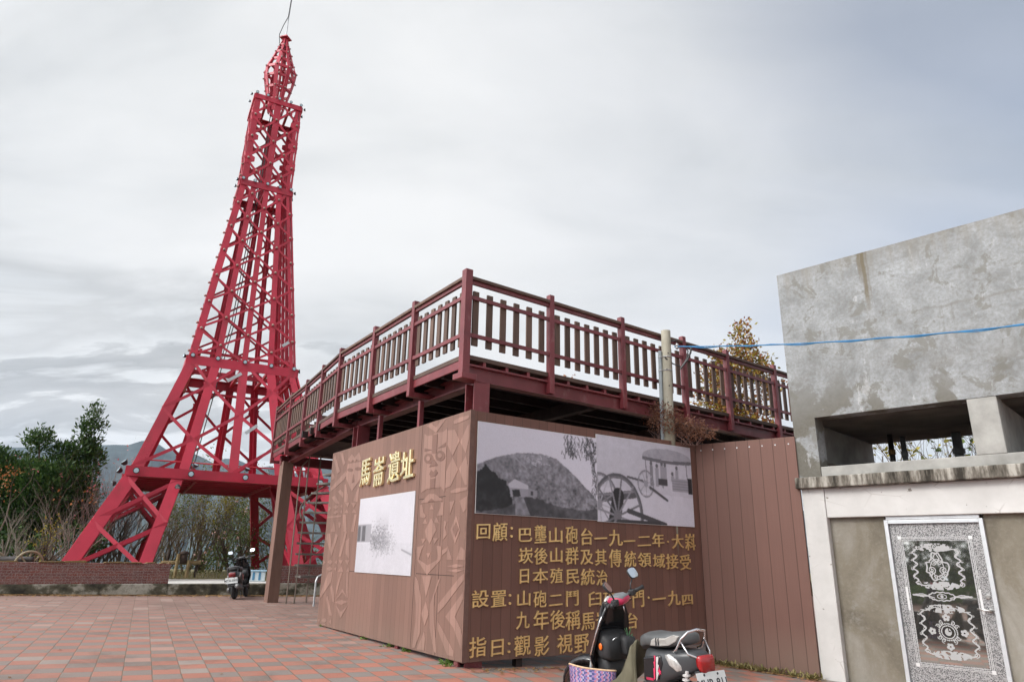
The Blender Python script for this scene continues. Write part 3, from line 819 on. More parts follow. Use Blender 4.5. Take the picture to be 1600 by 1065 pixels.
# ================================================================== PHOTO AND INSCRIPTION WALL
def plank_mat(name, base, sw=0.15, off=0.0):
    t = NT(name); sep = t.node('ShaderNodeSeparateXYZ'); t.l.new(t.map(), sep.inputs[0])
    u = t.math('DIVIDE', t.math('ADD', sep.outputs[0], 50.0 + off), sw); cell = t.math('FLOOR', u)
    wn_ = t.node('ShaderNodeTexWhiteNoise', noise_dimensions='1D'); t.l.new(cell, wn_.inputs['W'])
    grain = t.noise(t.map((60, 60, 1.2)), 1.0, 5, 0.6); big = t.noise(t.map((1, 1, 0.5)), 1.1, 5, 0.6)
    c = t.ramp(t.math('ADD', t.math('MULTIPLY', wn_.outputs[0], 0.5), t.math('MULTIPLY', grain, 0.5)), [(0.2, mul(base, 0.86)), (0.8, mul(base, 1.14))])
    c = t.mix(t.ramp(big, [(0.42, 0.0), (0.75, 0.35)]), c, mul(base, 0.72))
    z_ = t.math('SUBTRACT', 1.0, t.math('MULTIPLY', sep.outputs[2], 2.2), clamp=True)
    c = t.mix(t.math('MULTIPLY', z_, t.math('MULTIPLY', big, 0.6)), c, (0.17, 0.13, 0.10))          # splashed dirt at the foot
    j = t.ramp(t.math('ABSOLUTE', t.math('SUBTRACT', t.math('FRACT', u), 0.5)), [(0.475, 0.0), (0.49, 1.0)])
    c = t.mix(t.math('MULTIPLY', j, 0.75), c, mul(base, 0.22))
    t.bump(t.math('SUBTRACT', t.math('MULTIPLY', grain, 0.25), j), 0.5, 0.004)
    return t.fin(c, 0.62, 0, 0.35)


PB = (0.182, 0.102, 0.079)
M_plank = plank_mat('composite_plank', PB); M_plankR = plank_mat('composite_plank_shaded', (0.138, 0.068, 0.052), 0.15)  # inscribed side: same planks, its shade mixed into a darker brown
M_relief = plank_mat('carved_plank', (0.25, 0.146, 0.116)); M_reliefd = plank_mat('carved_plank_dark', (0.165, 0.09, 0.07))
M_edge = simple('plank_edge', (0.13, 0.07, 0.055), 0.7)
M_gold = simple('gilt_metal', (0.80, 0.57, 0.26), 0.4, 0.8, var=0.15, scale=14)
M_goldb = simple('bright_gilt_metal', (1.0, 0.83, 0.50), 0.3, 0.9, var=0.1, scale=8)
CN = Vector((-0.532, 9.11, 0)); dL, dRr = Vector((-0.5534, 0.8329, 0)), Vector((0.824, 0.5666, 0))
WLf = frame(CN, math.atan2(-dL.y, -dL.x)); WRf = frame(CN, math.atan2(dRr.y, dRr.x))
wall = thing('display_wall', 'brown plank wall with old photographs, carved patterns and gold Chinese inscriptions', 'wall', CN)
pl = obj('carved_side', G().box(-5.36, 0, 0, 0.06, 0.07, 3.205), M_plank, wall, WLf, bevel=0.004)
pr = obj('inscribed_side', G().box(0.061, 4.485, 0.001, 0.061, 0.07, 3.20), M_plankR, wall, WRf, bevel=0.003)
obj('corner_trim', G().box(-0.012, 0.058, -0.006, 0.0, 0.068, 3.207), M_edge, wall, WRf)
g = G()
for x in (-5.2, -1.95, -0.2): g.box(x - 0.05, x + 0.05, 0.02, 0.058, -0.15, 0.069)
for x in (-3.4,): g.box(x - 0.04, x + 0.04, 0.04, 0.1, -0.1, 0.5)
obj('wall_foot', g, M_steel, wall, WLf)
g = G()
for x in (0.9, 2.2, 3.4): g.box(x - 0.05, x + 0.05, 0.07, 0.16, -0.3, 3.0)
g.box(0.07, 4.4, 0.07, 0.12, 2.9, 2.96); g.box(0.07, 4.4, 0.07, 0.12, 0.2, 0.26)
obj('back_frame', g, M_shadesteel, wall, WRf)

CARVE = [(1,[(1.371,3.058),(1.269,3.012),(1.106,3.003),(0.994,3.02),(0.757,3.008),(0.648,3.045),(0.653,2.587),(0.646,2.146),(0.765,2.229),(0.992,2.221),(1.176,2.234),(1.372,2.187),(1.377,2.661)]),
(2,[(1.098,3.002),(0.935,2.999),(0.936,2.718),(1.075,2.728)]),
(2,[(1.33,2.837),(1.089,2.784),(1.338,2.788)]),
(2,[(0.678,2.841),(0.68,2.785),(0.907,2.788)]),
(2,[(1.035,2.65),(1.045,2.619),(1.083,2.596),(1.14,2.587),(1.206,2.594),(1.268,2.615),(1.314,2.646),(1.333,2.681),(1.322,2.714),(1.283,2.736),(1.224,2.745),(1.158,2.737),(1.097,2.716),(1.053,2.685)]),
(2,[(0.677,2.652),(0.688,2.621),(0.725,2.6),(0.783,2.591),(0.848,2.598),(0.91,2.619),(0.955,2.649),(0.973,2.684),(0.962,2.715),(0.923,2.737),(0.864,2.745),(0.798,2.737),(0.737,2.716),(0.694,2.685)]),
(3,[(1.123,2.662),(1.127,2.646),(1.144,2.635),(1.169,2.631),(1.198,2.634),(1.225,2.643),(1.245,2.658),(1.253,2.675),(1.249,2.691),(1.232,2.702),(1.207,2.707),(1.178,2.703),(1.151,2.693),(1.131,2.679)]),
(3,[(0.763,2.667),(0.768,2.652),(0.785,2.641),(0.81,2.637),(0.84,2.64),(0.867,2.65),(0.887,2.665),(0.896,2.681),(0.891,2.696),(0.873,2.707),(0.847,2.711),(0.818,2.708),(0.79,2.698),(0.771,2.683)]),
(2,[(1.013,2.642),(0.881,2.541),(1.152,2.542)]),
(2,[(1.082,2.491),(1.018,2.455),(0.936,2.486),(0.87,2.436),(0.946,2.39),(1.081,2.389),(1.139,2.439)]),
(2,[(1.086,2.365),(0.943,2.363),(0.941,2.224),(1.096,2.229)]),
(1,[(1.316,3.172),(1.169,3.19),(1.003,3.102),(0.864,3.187),(0.699,3.19),(0.989,3.023)]),
(1,[(0.644,3.008),(0.436,2.991),(0.28,2.818),(0.464,2.631),(0.638,2.81)]),
(1,[(0.088,2.994),(0.03,3.014),(0.03,2.809),(0.105,2.621),(0.267,2.799)]),
(1,[(0.462,2.608),(0.294,2.425),(0.486,2.22),(0.642,2.203),(0.631,2.433)]),
(1,[(0.092,2.597),(0.03,2.436),(0.03,2.207),(0.096,2.209),(0.272,2.435)]),
(1,[(0.484,3.123),(0.307,3.144),(0.076,3.137),(0.03,3.113),(0.072,3.09),(0.301,3.072),(0.467,3.073)]),
(1,[(0.48,2.158),(0.319,2.181),(0.03,2.175),(0.03,2.139),(0.314,2.119),(0.477,2.124)]),
(1,[(1.38,2.036),(1.121,2.155),(0.928,2.143),(0.686,2.043)]),
(2,[(1.029,2.089),(0.94,2.043),(1.132,2.043)]),
(1,[(1.39,2.015),(1.314,2.011),(1.262,1.898),(1.17,1.851),(1.228,1.82),(1.368,1.842)]),
(1,[(0.661,2.015),(0.655,1.842),(0.848,1.839),(0.745,1.951),(0.729,2.019)]),
(1,[(1.018,1.996),(0.947,1.933),(1.076,1.936)]),
(1,[(1.19,1.814),(1.126,1.741),(1.28,1.746)]),
(1,[(0.858,1.823),(0.764,1.736),(0.909,1.756)]),
(1,[(1.009,1.813),(0.88,1.703),(0.839,1.649),(0.933,1.557),(1.012,1.464),(1.135,1.56),(1.182,1.646)]),
(1,[(1.291,1.54),(1.144,1.533),(1.233,1.465)]),
(1,[(0.92,1.541),(0.77,1.539),(0.876,1.463)]),
(1,[(1.413,1.423),(1.182,1.452),(1.248,1.39),(1.328,1.252),(1.042,1.183),(0.763,1.259),(0.746,1.309),(0.816,1.442),(0.669,1.431),(0.673,1.26),(1.05,1.054),(1.364,1.241)]),
(1,[(1.109,1.343),(0.979,1.344),(1.034,1.271)]),
(1,[(0.494,2.011),(0.354,2.019),(0.468,1.845)]),
(1,[(0.185,2.02),(0.03,2.061),(0.03,1.902),(0.11,1.851),(0.226,2.012)]),
(1,[(0.295,1.828),(0.175,1.635),(0.295,1.46),(0.438,1.641)]),
(2,[(0.287,1.738),(0.217,1.646),(0.292,1.548),(0.375,1.65)]),
(1,[(0.636,1.769),(0.545,1.745),(0.593,1.665),(0.53,1.582),(0.633,1.512)]),
(1,[(0.042,1.75),(0.03,1.785),(0.03,1.505),(0.057,1.55),(0.03,1.641)]),
(1,[(0.495,1.441),(0.361,1.263),(0.51,1.262)]),
(1,[(0.138,1.43),(0.03,1.377),(0.03,1.263),(0.247,1.265)]),
(1,[(0.663,1.376),(0.493,1.421),(0.509,1.371),(0.645,1.31)]),
(1,[(0.512,1.178),(0.242,1.212),(0.039,1.191),(0.238,1.164)]),
(1,[(0.486,1.124),(0.237,1.149),(0.055,1.139),(0.233,1.106)]),
(1,[(1.415,1.037),(1.304,0.956),(1.195,0.759),(1.172,0.586),(1.163,0.3),(1.302,0.105),(1.384,0.09),(1.321,0.447),(1.335,0.657),(1.42,0.867)]),
(1,[(1.188,1.037),(0.905,1.046),(1.045,0.767)]),
(1,[(1.039,0.715),(0.94,0.556),(1.041,0.401),(1.16,0.552)]),
(1,[(1.046,0.333),(1.009,0.247),(1.017,0.101),(1.245,0.09)]),
(1,[(0.706,1.011),(0.663,1.019),(0.809,0.779),(0.777,0.489),(0.667,0.112),(0.735,0.11),(0.895,0.391),(0.916,0.682)]),
(1,[(0.685,0.696),(0.138,1.057),(0.03,1.1),(0.03,1.025),(0.51,0.685),(0.686,0.585)]),
(1,[(0.676,0.497),(0.636,0.468),(0.225,0.177),(0.219,0.116),(0.382,0.118),(0.665,0.389)]),
(1,[(0.473,0.562),(0.03,0.887),(0.03,0.803),(0.225,0.575),(0.066,0.451),(0.03,0.372),(0.03,0.211),(0.249,0.446)]),
(1,[(5.24,3.17),(4.869,2.81),(4.993,2.765),(5.29,3.093)]),
(1,[(4.964,3.172),(4.827,3.165),(4.617,2.944),(4.715,2.899)]),
(1,[(5.288,2.831),(5.113,2.703),(5.292,2.678)]),
(1,[(5.299,2.533),(4.557,2.79),(4.495,2.715),(4.603,2.631),(5.278,2.46)]),
(1,[(4.882,2.434),(4.757,2.464),(4.562,2.382),(4.56,2.291)]),
(1,[(5.199,2.343),(5.023,2.372),(4.756,2.21),(4.936,2.219)]),
(1,[(4.48,2.912),(4.205,2.903),(3.839,2.89),(3.774,2.595),(4.167,2.394),(4.523,2.656),(4.509,2.856)]),
(2,[(4.192,2.777),(4.203,2.765),(4.24,2.758),(4.296,2.757),(4.361,2.763),(4.421,2.774),(4.465,2.788),(4.483,2.804),(4.472,2.816),(4.433,2.823),(4.376,2.824),(4.311,2.818),(4.252,2.806),(4.209,2.792)]),
(2,[(3.816,2.764),(3.826,2.752),(3.862,2.745),(3.915,2.744),(3.977,2.749),(4.034,2.76),(4.075,2.775),(4.093,2.789),(4.082,2.801),(4.045,2.808),(3.99,2.809),(3.929,2.803),(3.872,2.792),(3.832,2.778)]),
(2,[(4.158,2.701),(4.076,2.559),(4.201,2.539)]),
(1,[(4.5,2.995),(4.33,3.078),(4.185,2.993),(3.96,3.076),(3.848,2.928),(3.923,2.908),(4.054,2.957),(4.125,2.914),(4.241,2.968),(4.335,2.924)]),
(1,[(4.579,2.537),(4.496,2.546),(4.335,2.323),(4.328,2.21),(4.499,2.219)]),
(1,[(3.821,2.452),(3.957,2.359),(4.044,2.217),(3.838,2.184)]),
(1,[(5.054,2.155),(4.93,2.196),(4.784,2.15),(4.907,2.11)]),
(1,[(5.026,2.053),(4.901,2.091),(4.76,2.058),(4.903,2.015)]),
(1,[(5.319,2.192),(5.164,2.137),(5.287,2.08)]),
(1,[(4.576,2.186),(4.697,2.154),(4.558,2.117)]),
(1,[(4.671,2.054),(4.552,2.094),(4.554,2.019)]),
(1,[(4.451,2.03),(4.339,2.084),(4.218,2.013)]),
(1,[(4.076,2.014),(3.974,2.09),(3.876,2.006)]),
(1,[(4.453,2.206),(4.221,2.194),(4.306,2.12)]),
(1,[(4.151,2.191),(3.896,2.177),(4.008,2.099)]),
(1,[(5.33,1.995),(4.569,1.993),(4.582,1.96),(5.301,1.963)]),
(1,[(4.938,1.897),(4.819,1.704),(5.067,1.709)]),
(1,[(4.507,1.999),(4.358,1.993),(4.242,1.693),(4.387,1.696)]),
(1,[(3.948,1.977),(3.829,1.973),(3.9,1.687),(4.039,1.689)]),
(1,[(4.711,1.874),(4.576,1.855),(4.578,1.781),(4.661,1.768)]),
(1,[(5.242,1.679),(5.088,1.676),(4.942,1.424),(4.789,1.671),(4.659,1.636),(4.899,1.268),(5.264,1.577)]),
(1,[(4.323,1.695),(4.222,1.693),(4.401,1.28),(4.537,1.263)]),
(1,[(4.237,1.534),(4.073,1.595),(4.028,1.229),(4.208,1.328)]),
(1,[(5.094,1.167),(4.956,1.21),(4.798,1.172),(4.931,1.121)]),
(1,[(5.086,1.052),(4.949,1.096),(4.789,1.051),(4.948,1.007)]),
(1,[(5.33,1.189),(5.193,1.158),(5.306,1.106)]),
(1,[(4.724,1.165),(4.589,1.211),(4.582,1.135)]),
(1,[(4.741,1.052),(4.586,1.095),(4.59,1.023)]),
(1,[(4.531,1.207),(4.292,1.21),(4.388,1.138)]),
(1,[(4.202,1.211),(3.989,1.214),(4.069,1.128)]),
(1,[(4.507,1.01),(4.357,1.107),(4.242,1.016)]),
(1,[(4.129,1.012),(4.005,1.099),(3.963,1.016)]),
(1,[(4.97,0.998),(4.774,0.995),(4.799,0.827),(5.308,0.515),(5.312,0.612)]),
(1,[(4.821,0.731),(4.738,0.781),(4.61,0.661),(4.541,0.495),(4.638,0.505)]),
(1,[(4.984,0.532),(4.93,0.599),(4.598,0.277),(4.737,0.267)]),
(1,[(4.374,0.997),(4.283,1.0),(4.497,0.59),(4.515,0.744)]),
(1,[(4.083,1.005),(4.018,1.007),(3.915,0.59),(4.026,0.689)]),
(1,[(4.217,0.741),(3.915,0.59),(4.201,0.681),(4.48,0.529)]),
(1,[(4.519,0.501),(4.214,0.556),(3.904,0.544),(4.194,0.477)]),
(1,[(4.46,0.454),(4.187,0.366),(3.89,0.489),(4.182,0.262)]),
(1,[(5.123,0.16),(4.988,0.209),(4.833,0.182),(4.963,0.126)]),
(1,[(5.302,0.162),(5.207,0.185),(5.23,0.096)]),
(1,[(4.733,0.167),(4.606,0.223),(4.604,0.131)]),
(1,[(5.095,0.09),(4.937,0.12),(4.826,0.09)])]
gl_, gd_, gl3 = G(), G(), G()
for lev, q in CARVE:
    (gl_ if lev == 1 else gd_ if lev == 2 else gl3).prism([(-u, z) for u, z in q], -0.0045 * (lev - 1) + 0.001, -0.0045 * lev, lambda a, b, d: (a, d, b))
ca = obj('carved_relief', gl_, M_relief, pl, WLf, fixn=True)
obj('carved_face_marks', gd_, M_reliefd, pl, WLf, fixn=True); obj('carved_eyes', gl3, M_relief, pl, WLf, fixn=True)
g = G()
for (u0, u1, z) in ((0.62, 1.45, 2.09), (0.3, 1.4, 1.06), (3.72, 3.98, 1.03)): g.box(-u1, -u0, -0.002, 0.001, z, z + 0.008)
for (u, z0, z1) in ((1.45, 0.08, 3.19), (0.72, 0.08, 2.09)): g.box(-u - 0.003, -u + 0.003, -0.002, 0.001, z0, z1)
obj('panel_joint', g, simple('joint_shadow_gap', (0.03, 0.016, 0.012), 0.9), pl, WLf)


def text_mesh(name, items, mat, parent, W, depth=0.02, bold=0.012, squash=True, y=-0.001):
    """items: (char, x, z, w, h): each glyph fitted into its own box; one mesh for the line"""
    g = G(); cu = bpy.data.curves.new('lettering_curve', 'FONT'); cu.resolution_u = 3
    to = bpy.data.objects.new('lettering_curve', cu); col.objects.link(to)
    for ch, cx, cz, w, h in items:
        cu.body = ch; cu.extrude = 0.03; cu.bevel_depth = bold; cu.bevel_resolution = 1
        dg = bpy.context.evaluated_depsgraph_get(); me = bpy.data.meshes.new_from_object(to.evaluated_get(dg))
        co = np.empty(len(me.vertices) * 3); me.vertices.foreach_get('co', co); co = co.reshape(-1, 3)
        lo, hi = co.min(0), co.max(0); e = np.maximum(hi - lo, 1e-6); c = (hi + lo) / 2
        thin = h < 0.08 or w < 0.08
        sxx = (w / e[0]) if not (w < 0.08) else (h / e[1] if h > 0.08 else 0.24); szz = (h / e[1]) if not (h < 0.08) else 0.24
        if w < 0.08 and h < 0.08: sxx = szz = 0.24
        elif h < 0.08: szz = 0.24
        elif w < 0.08: sxx = 0.24
        sl = 0.06                                     # slight upward slant of the brush hand
        V = [(cx + (v[0] - c[0]) * sxx, y - depth * (v[2] - lo[2]) / e[2], cz + (v[1] - c[1]) * szz + sl * (v[0] - c[0]) * sxx) for v in co]
        g.add(V, [tuple(p.vertices) for p in me.polygons]); bpy.data.meshes.remove(me)
    bpy.data.objects.remove(to); bpy.data.curves.remove(cu)
    g.f = [tuple(f) for f in g.f]
    return obj(name, g, mat, parent, W)


LINES = [[('回', 0.239, 1.621, 0.207, 0.188), ('顧', 0.501, 1.626, 0.236, 0.239), ('：', 0.685, 1.626, 0.061, 0.138), ('巴', 0.917, 1.599, 0.22, 0.175), ('壟', 1.172, 1.619, 0.199, 0.238), ('山', 1.439, 1.612, 0.234, 0.209), ('砲', 1.727, 1.624, 0.217, 0.242), ('台', 2.009, 1.611, 0.219, 0.231), ('一', 2.276, 1.595, 0.246, 0.019), ('九', 2.576, 1.611, 0.271, 0.234), ('一', 2.854, 1.573, 0.233, 0.019), ('二', 3.167, 1.58, 0.27, 0.142), ('年', 3.471, 1.604, 0.256, 0.209), ('·', 3.688, 1.586, 0.061, 0.041), ('大', 3.912, 1.598, 0.267, 0.218), ('嵙', 4.207, 1.596, 0.237, 0.258)],
[('崁', 0.926, 1.332, 0.236, 0.206), ('後', 1.181, 1.332, 0.23, 0.216), ('山', 1.448, 1.347, 0.213, 0.199), ('群', 1.729, 1.343, 0.235, 0.234), ('及', 2.003, 1.329, 0.237, 0.201), ('其', 2.271, 1.331, 0.218, 0.222), ('傳', 2.552, 1.322, 0.241, 0.252), ('統', 2.858, 1.313, 0.232, 0.229), ('領', 3.157, 1.308, 0.28, 0.213), ('域', 3.468, 1.296, 0.253, 0.209), ('接', 3.76, 1.292, 0.273, 0.228), ('受', 4.063, 1.283, 0.25, 0.231)],
[('日', 0.907, 1.071, 0.146, 0.179), ('本', 1.175, 1.075, 0.259, 0.189), ('殖', 1.452, 1.078, 0.221, 0.199), ('民', 1.738, 1.065, 0.228, 0.195), ('統', 2.016, 1.063, 0.251, 0.223), ('治', 2.284, 1.054, 0.206, 0.208)],
[('設', 0.224, 0.801, 0.249, 0.207), ('置', 0.503, 0.798, 0.229, 0.194), ('：', 0.678, 0.786, 0.059, 0.131), ('山', 0.901, 0.795, 0.21, 0.192), ('砲', 1.168, 0.783, 0.212, 0.212), ('二', 1.438, 0.763, 0.227, 0.136), ('鬥', 1.73, 0.782, 0.216, 0.202), ('臼', 2.147, 0.771, 0.227, 0.195), ('砲', 2.429, 0.757, 0.26, 0.216), ('一', 2.724, 0.754, 0.225, 0.018), ('門', 2.995, 0.753, 0.232, 0.234), ('·', 3.211, 0.767, 0.051, 0.053), ('一', 3.437, 0.748, 0.282, 0.023), ('九', 3.763, 0.754, 0.275, 0.217), ('四', 4.064, 0.724, 0.234, 0.145)],
[('九', 0.89, 0.528, 0.212, 0.211), ('年', 1.19, 0.522, 0.251, 0.242), ('後', 1.469, 0.518, 0.255, 0.236), ('稱', 1.738, 0.5, 0.258, 0.239), ('馬', 2.006, 0.476, 0.241, 0.225), ('崙', 2.277, 0.483, 0.253, 0.232), ('砲', 2.559, 0.474, 0.261, 0.236), ('台', 2.85, 0.457, 0.226, 0.217)],
[('指', 0.206, 0.241, 0.244, 0.229), ('日', 0.5, 0.219, 0.183, 0.187), ('：', 0.678, 0.209, 0.075, 0.126), ('觀', 0.888, 0.223, 0.257, 0.239), ('影', 1.206, 0.202, 0.24, 0.234), ('視', 1.59, 0.213, 0.26, 0.232), ('野', 1.887, 0.198, 0.26, 0.236)]]
for ln in LINES: text_mesh('gold_inscription', ln, M_gold, pr, WRf, 0.02, 0.006)
text_mesh('gold_title', [('馬', -3.51, 2.666, 0.43, 0.46), ('崙', -2.93, 2.633, 0.46, 0.48), ('遺', -2.325, 2.647, 0.45, 0.49), ('址', -1.836, 2.642, 0.45, 0.43)], M_goldb, pl, WLf, 0.05, 0.013)

# ---- the old photographs, printed on flat panels
def photo_mat(name, tint):
    t = NT(name); a = t.node('ShaderNodeVertexColor'); a.layer_name = 'print'
    c = t.mix(1.0, a.outputs[0], tint, 'MULTIPLY'); return t.fin(c, 0.35, 0, 0.4)


def photo(name, img, x0, x1, z0, z1, parent, W, mat, y=-0.014):
    p_ = np.pad(img, 1, 'edge'); img = (p_[:-2, 1:-1] + p_[2:, 1:-1] + p_[1:-1, :-2] + p_[1:-1, 2:] + 2 * img) / 6 * (1 + 0.12 * (np.random.default_rng(3).random(img.shape) - .5))
    h, w = img.shape; g = G()
    for j in range(h):
        for i in range(w): g.v.append((x0 + (x1 - x0) * i / (w - 1), y, z1 + (z0 - z1) * j / (h - 1)))
    for j in range(h - 1):
        for i in range(w - 1):
            a = j * w + i; g.f.append((a, a + w, a + w + 1, a + 1)); g.mi.append(0)
    me = make_mesh(name, g, mat); at = me.color_attributes.new('print', 'FLOAT_COLOR', 'POINT')
    c = np.ones((h * w, 4), dtype=np.float32); c[:, :3] = img.reshape(-1, 1); at.data.foreach_set('color', c.ravel())
    o = obj(name, me, None, parent, W)
    b = G().box(x0 - 0.004, x1 + 0.004, y + 0.001, -0.001, z0 - 0.004, z1 + 0.004); obj('backing_board', b, M_white, o, W)
    return o


def fbm(h, w, seed, s0=4, octv=6, ax=1.0):
    r_ = np.random.default_rng(seed); out = np.zeros((h, w)); amp = 1.0
    for o in range(octv):
        nx, ny = max(2, int(s0 * 2 ** o * ax)), max(2, int(s0 * 2 ** o * h / w * 1.0)); a = r_.random((ny + 2, nx + 2))
        yy, xx = np.linspace(0, ny, h), np.linspace(0, nx, w); y0, x0 = yy.astype(int), xx.astype(int); fy, fx = (yy - y0)[:, None], (xx - x0)[None]
        fy, fx = fy * fy * (3 - 2 * fy), fx * fx * (3 - 2 * fx)
        v = a[y0][:, x0] * (1 - fy) * (1 - fx) + a[y0][:, x0 + 1] * (1 - fy) * fx + a[y0 + 1][:, x0] * fy * (1 - fx) + a[y0 + 1][:, x0 + 1] * fy * fx
        out += amp * v; amp *= 0.6
    out -= out.min(); return out / out.max()


def inpoly(U, V, poly):
    ins_ = np.zeros(U.shape, bool); n = len(poly)
    for i in range(n):
        (x1, y1), (x2, y2) = poly[i], poly[(i + 1) % n]
        c = ((y1 > V) != (y2 > V)) & (U < (x2 - x1) * (V - y1) / (y2 - y1 + 1e-12) + x1); ins_ ^= c
    return ins_


def seg(U, V, p, q, w, asp):
    px, py, qx, qy = p[0] * asp, p[1], q[0] * asp, q[1]; X = U * asp; dx, dy = qx - px, qy - py
    t = np.clip(((X - px) * dx + (V - py) * dy) / (dx * dx + dy * dy + 1e-9), 0, 1); return np.hypot(X - px - t * dx, V - py - t * dy) < w


M_white = simple('white_board', (0.6, 0.6, 0.6), 0.6, var=0.05)
M_print = photo_mat('printed_photograph', (0.90, 0.87, 1.0)); M_print2 = photo_mat('printed_photograph_snow', (0.80, 0.78, 0.84))
# hill with a house
h, w = 150, 250; V, U = np.mgrid[0:1:h * 1j, 0:1:w * 1j]; n = fbm(h, w, 1, 6, 6); n2_ = fbm(h, w, 2, 30, 3)
img = 0.56 + 0.10 * U + 0.02 * n
rid = np.interp(U, [0, .14, .28, .45, .55, .63, .695, .805, .89, 1.0], [.475, .38, .31, .28, .29, .31, .377, .505, .62, .77]) + 0.02 * (n2_ - 0.5)
m = V > rid; n3_ = fbm(h, w, 14, 70, 2); hill = 0.19 + 0.14 * (n - 0.45) + 0.16 * (n2_ - 0.5) * (0.5 + n) + 0.22 * (n3_ - .5) * (.3 + V) + .05 * np.sin((U * 2.2 + V) * 16 + n * 9) * (1 - V) + 0.06 * np.clip(1 - (V - rid) * 3, 0, 1); img[m] = np.clip(hill, 0.02, 0.4)[m]
for k in range(40):
    rr_ = random.Random(k); u0, v0 = rr_.uniform(.36, .56), rr_.uniform(.30, .40); s = seg(U, V, (u0, v0), (u0 + rr_.uniform(-.03, .04), v0 + rr_.uniform(0, .03)), .006, 1.7); img[s & m] = rr_.uniform(.25, .5)
img[seg(U, V, (.29, .36), (.38, .46), .008, 1.7)] = .3
dk = V > np.interp(U, [0, .06, .15, .24, .27, .30], [.55, .50, .58, .66, .8, 1.1]) + 0.08 * (n2_ - .5); img[dk] = (0.012 + 0.08 * n2_ ** 2 * n)[dk]
lo_ = (V > np.interp(U, [.2, .4, .6, 1], [.95, .8, .86, .88]) + .1 * (n - .5)); img[lo_] = (0.03 + 0.2 * n2_ * n)[lo_]
pth_ = inpoly(U, V, [(.30, .82), (.36, .8), (.42, 1.0), (.30, 1.0)]); img[pth_] = (.12 + .2 * n2_)[pth_]
for poly_, c in (([(.24, .66), (.29, .60), (.40, .66), (.40, .70), (.25, .70)], .46), ([(.25, .70), (.40, .70), (.40, .79), (.26, .80)], .30), ([(.40, .69), (.47, .71), (.47, .78), (.40, .79)], .26), ([(.27, .72), (.33, .715), (.34, .79), (.28, .8)], .03), ([(.42, .72), (.44, .72), (.44, .77), (.42, .77)], .05)):
    mm = inpoly(U, V, poly_); img[mm] = c
for k in range(260):                                  # hanging leaves, upper right
    rr_ = random.Random(100 + k); u0 = rr_.choice([rr_.gauss(.76, .03), rr_.gauss(.93, .05), rr_.gauss(.97, .025)]); v0 = rr_.uniform(0, .25) if u0 < .95 else rr_.uniform(0, .72) ** 1.1
    img[seg(U, V, (u0, v0), (u0 + rr_.uniform(-.02, .02), v0 + rr_.uniform(.03, .07)), .0052, 1.7)] = rr_.uniform(.03, .2)
sp_ = photo('hill_photograph', img, 0.11, 2.226, 1.85, 3.055, pr, WRf, M_print)
# field guns with a parasol
h, w = 150, 240; V, U = np.mgrid[0:1:h * 1j, 0:1:w * 1j]; n = fbm(h, w, 5, 4, 5); n2_ = fbm(h, w, 6, 30, 3); asp = 1.74
img = .56 + .05 * n; gr = V > .60 + .05 * U; img[gr] = (.64 + .06 * n - .05 * n2_)[gr]


def wheel(cx, cy, r_, rim, ns, c, hub, hubc=None, sq=0.9):
    X = (U - cx) * asp / sq; d = np.hypot(X, V - cy); img[np.abs(d - r_) < rim] = c
    img[np.abs(d - r_ + rim * 0.5) < rim * 0.25] = c * 1.8
    for k in range(ns):
        a = 2 * math.pi * k / ns + .2; s = seg(U, V, (cx, cy), (cx + r_ * math.cos(a) * sq / asp, cy + r_ * math.sin(a)), rim * .42, asp); img[s] = c * 1.5 if k % 2 else c * 2.4
    img[d < hub] = c * 1.5


um = ((U - .73) / .27) ** 2 + ((V - .17) / .11) ** 2 < 1; img[um & (V < .2)] = (.36 + .06 * n2_)[um & (V < .2)]
img[(np.abs(V - .205 - .02 * np.cos((U - .73) * 6)) < .022) & (np.abs(U - .73) < .27)] = .16
for u0, v0, v1 in ((.49, .2, .5), (.66, .2, .55), (.94, .2, .5)): img[seg(U, V, (u0, v0), (u0 + .01, v1), .008, asp)] = .2
for u0, v0, s in ((.55, .24, .30), (.61, .26, .28), (.665, .23, .30), (.70, .24, .29), (.83, .26, .18), (.78, .34, .12)):
    f = (np.abs(U - u0) < .018) & (V > v0 + .05) & (V < v0 + s); img[f] = .25 + .1 * (u0 > .6); img[np.hypot((U - u0) * asp, V - v0 - .025) < .026] = .14
img[(U > .62) & (U < .72) & (V > .44) & (V < .52)] = .08; bx = (U > .77) & (U < .95) & (V > .42) & (V < .58); img[bx] = .36; img[bx & (np.abs((V * 30) % 1 - .5) < .1)] = .2; img[(U > .95) & (V > .40) & (V < .60)] = .03
img[seg(U, V, (.30, .46), (.5, .50), .014, asp)] = .12; wheel(.487, .52, .155, .012, 14, .22, .04); img[seg(U, V, (.53, .56), (.71, .70), .018, asp)] = .1
X = U * asp
img[seg(U, V, (-.05, .75), (.36, .66), .05, asp)] = .11; img[seg(U, V, (-.05, .72), (.36, .63), .012, asp)] = .26
wheel(.02, .80, .34, .02, 10, .19, .05); img[seg(U, V, (.2, .7), (.16, .98), .10, asp)] = .03
wheel(.19, .93, .47, .03, 12, .12, .075); img[seg(U, V, (.30, .86), (.68, 1.0), .03, asp)] = .07; img[seg(U, V, (.2, 1.), (.6, 1.0), .04, asp)] = .05
img *= (0.92 + 0.16 * (n2_ - .5))
photo('field_gun_photograph', img, 2.230, 4.33, 1.835, 3.12, pr, WRf, M_print)
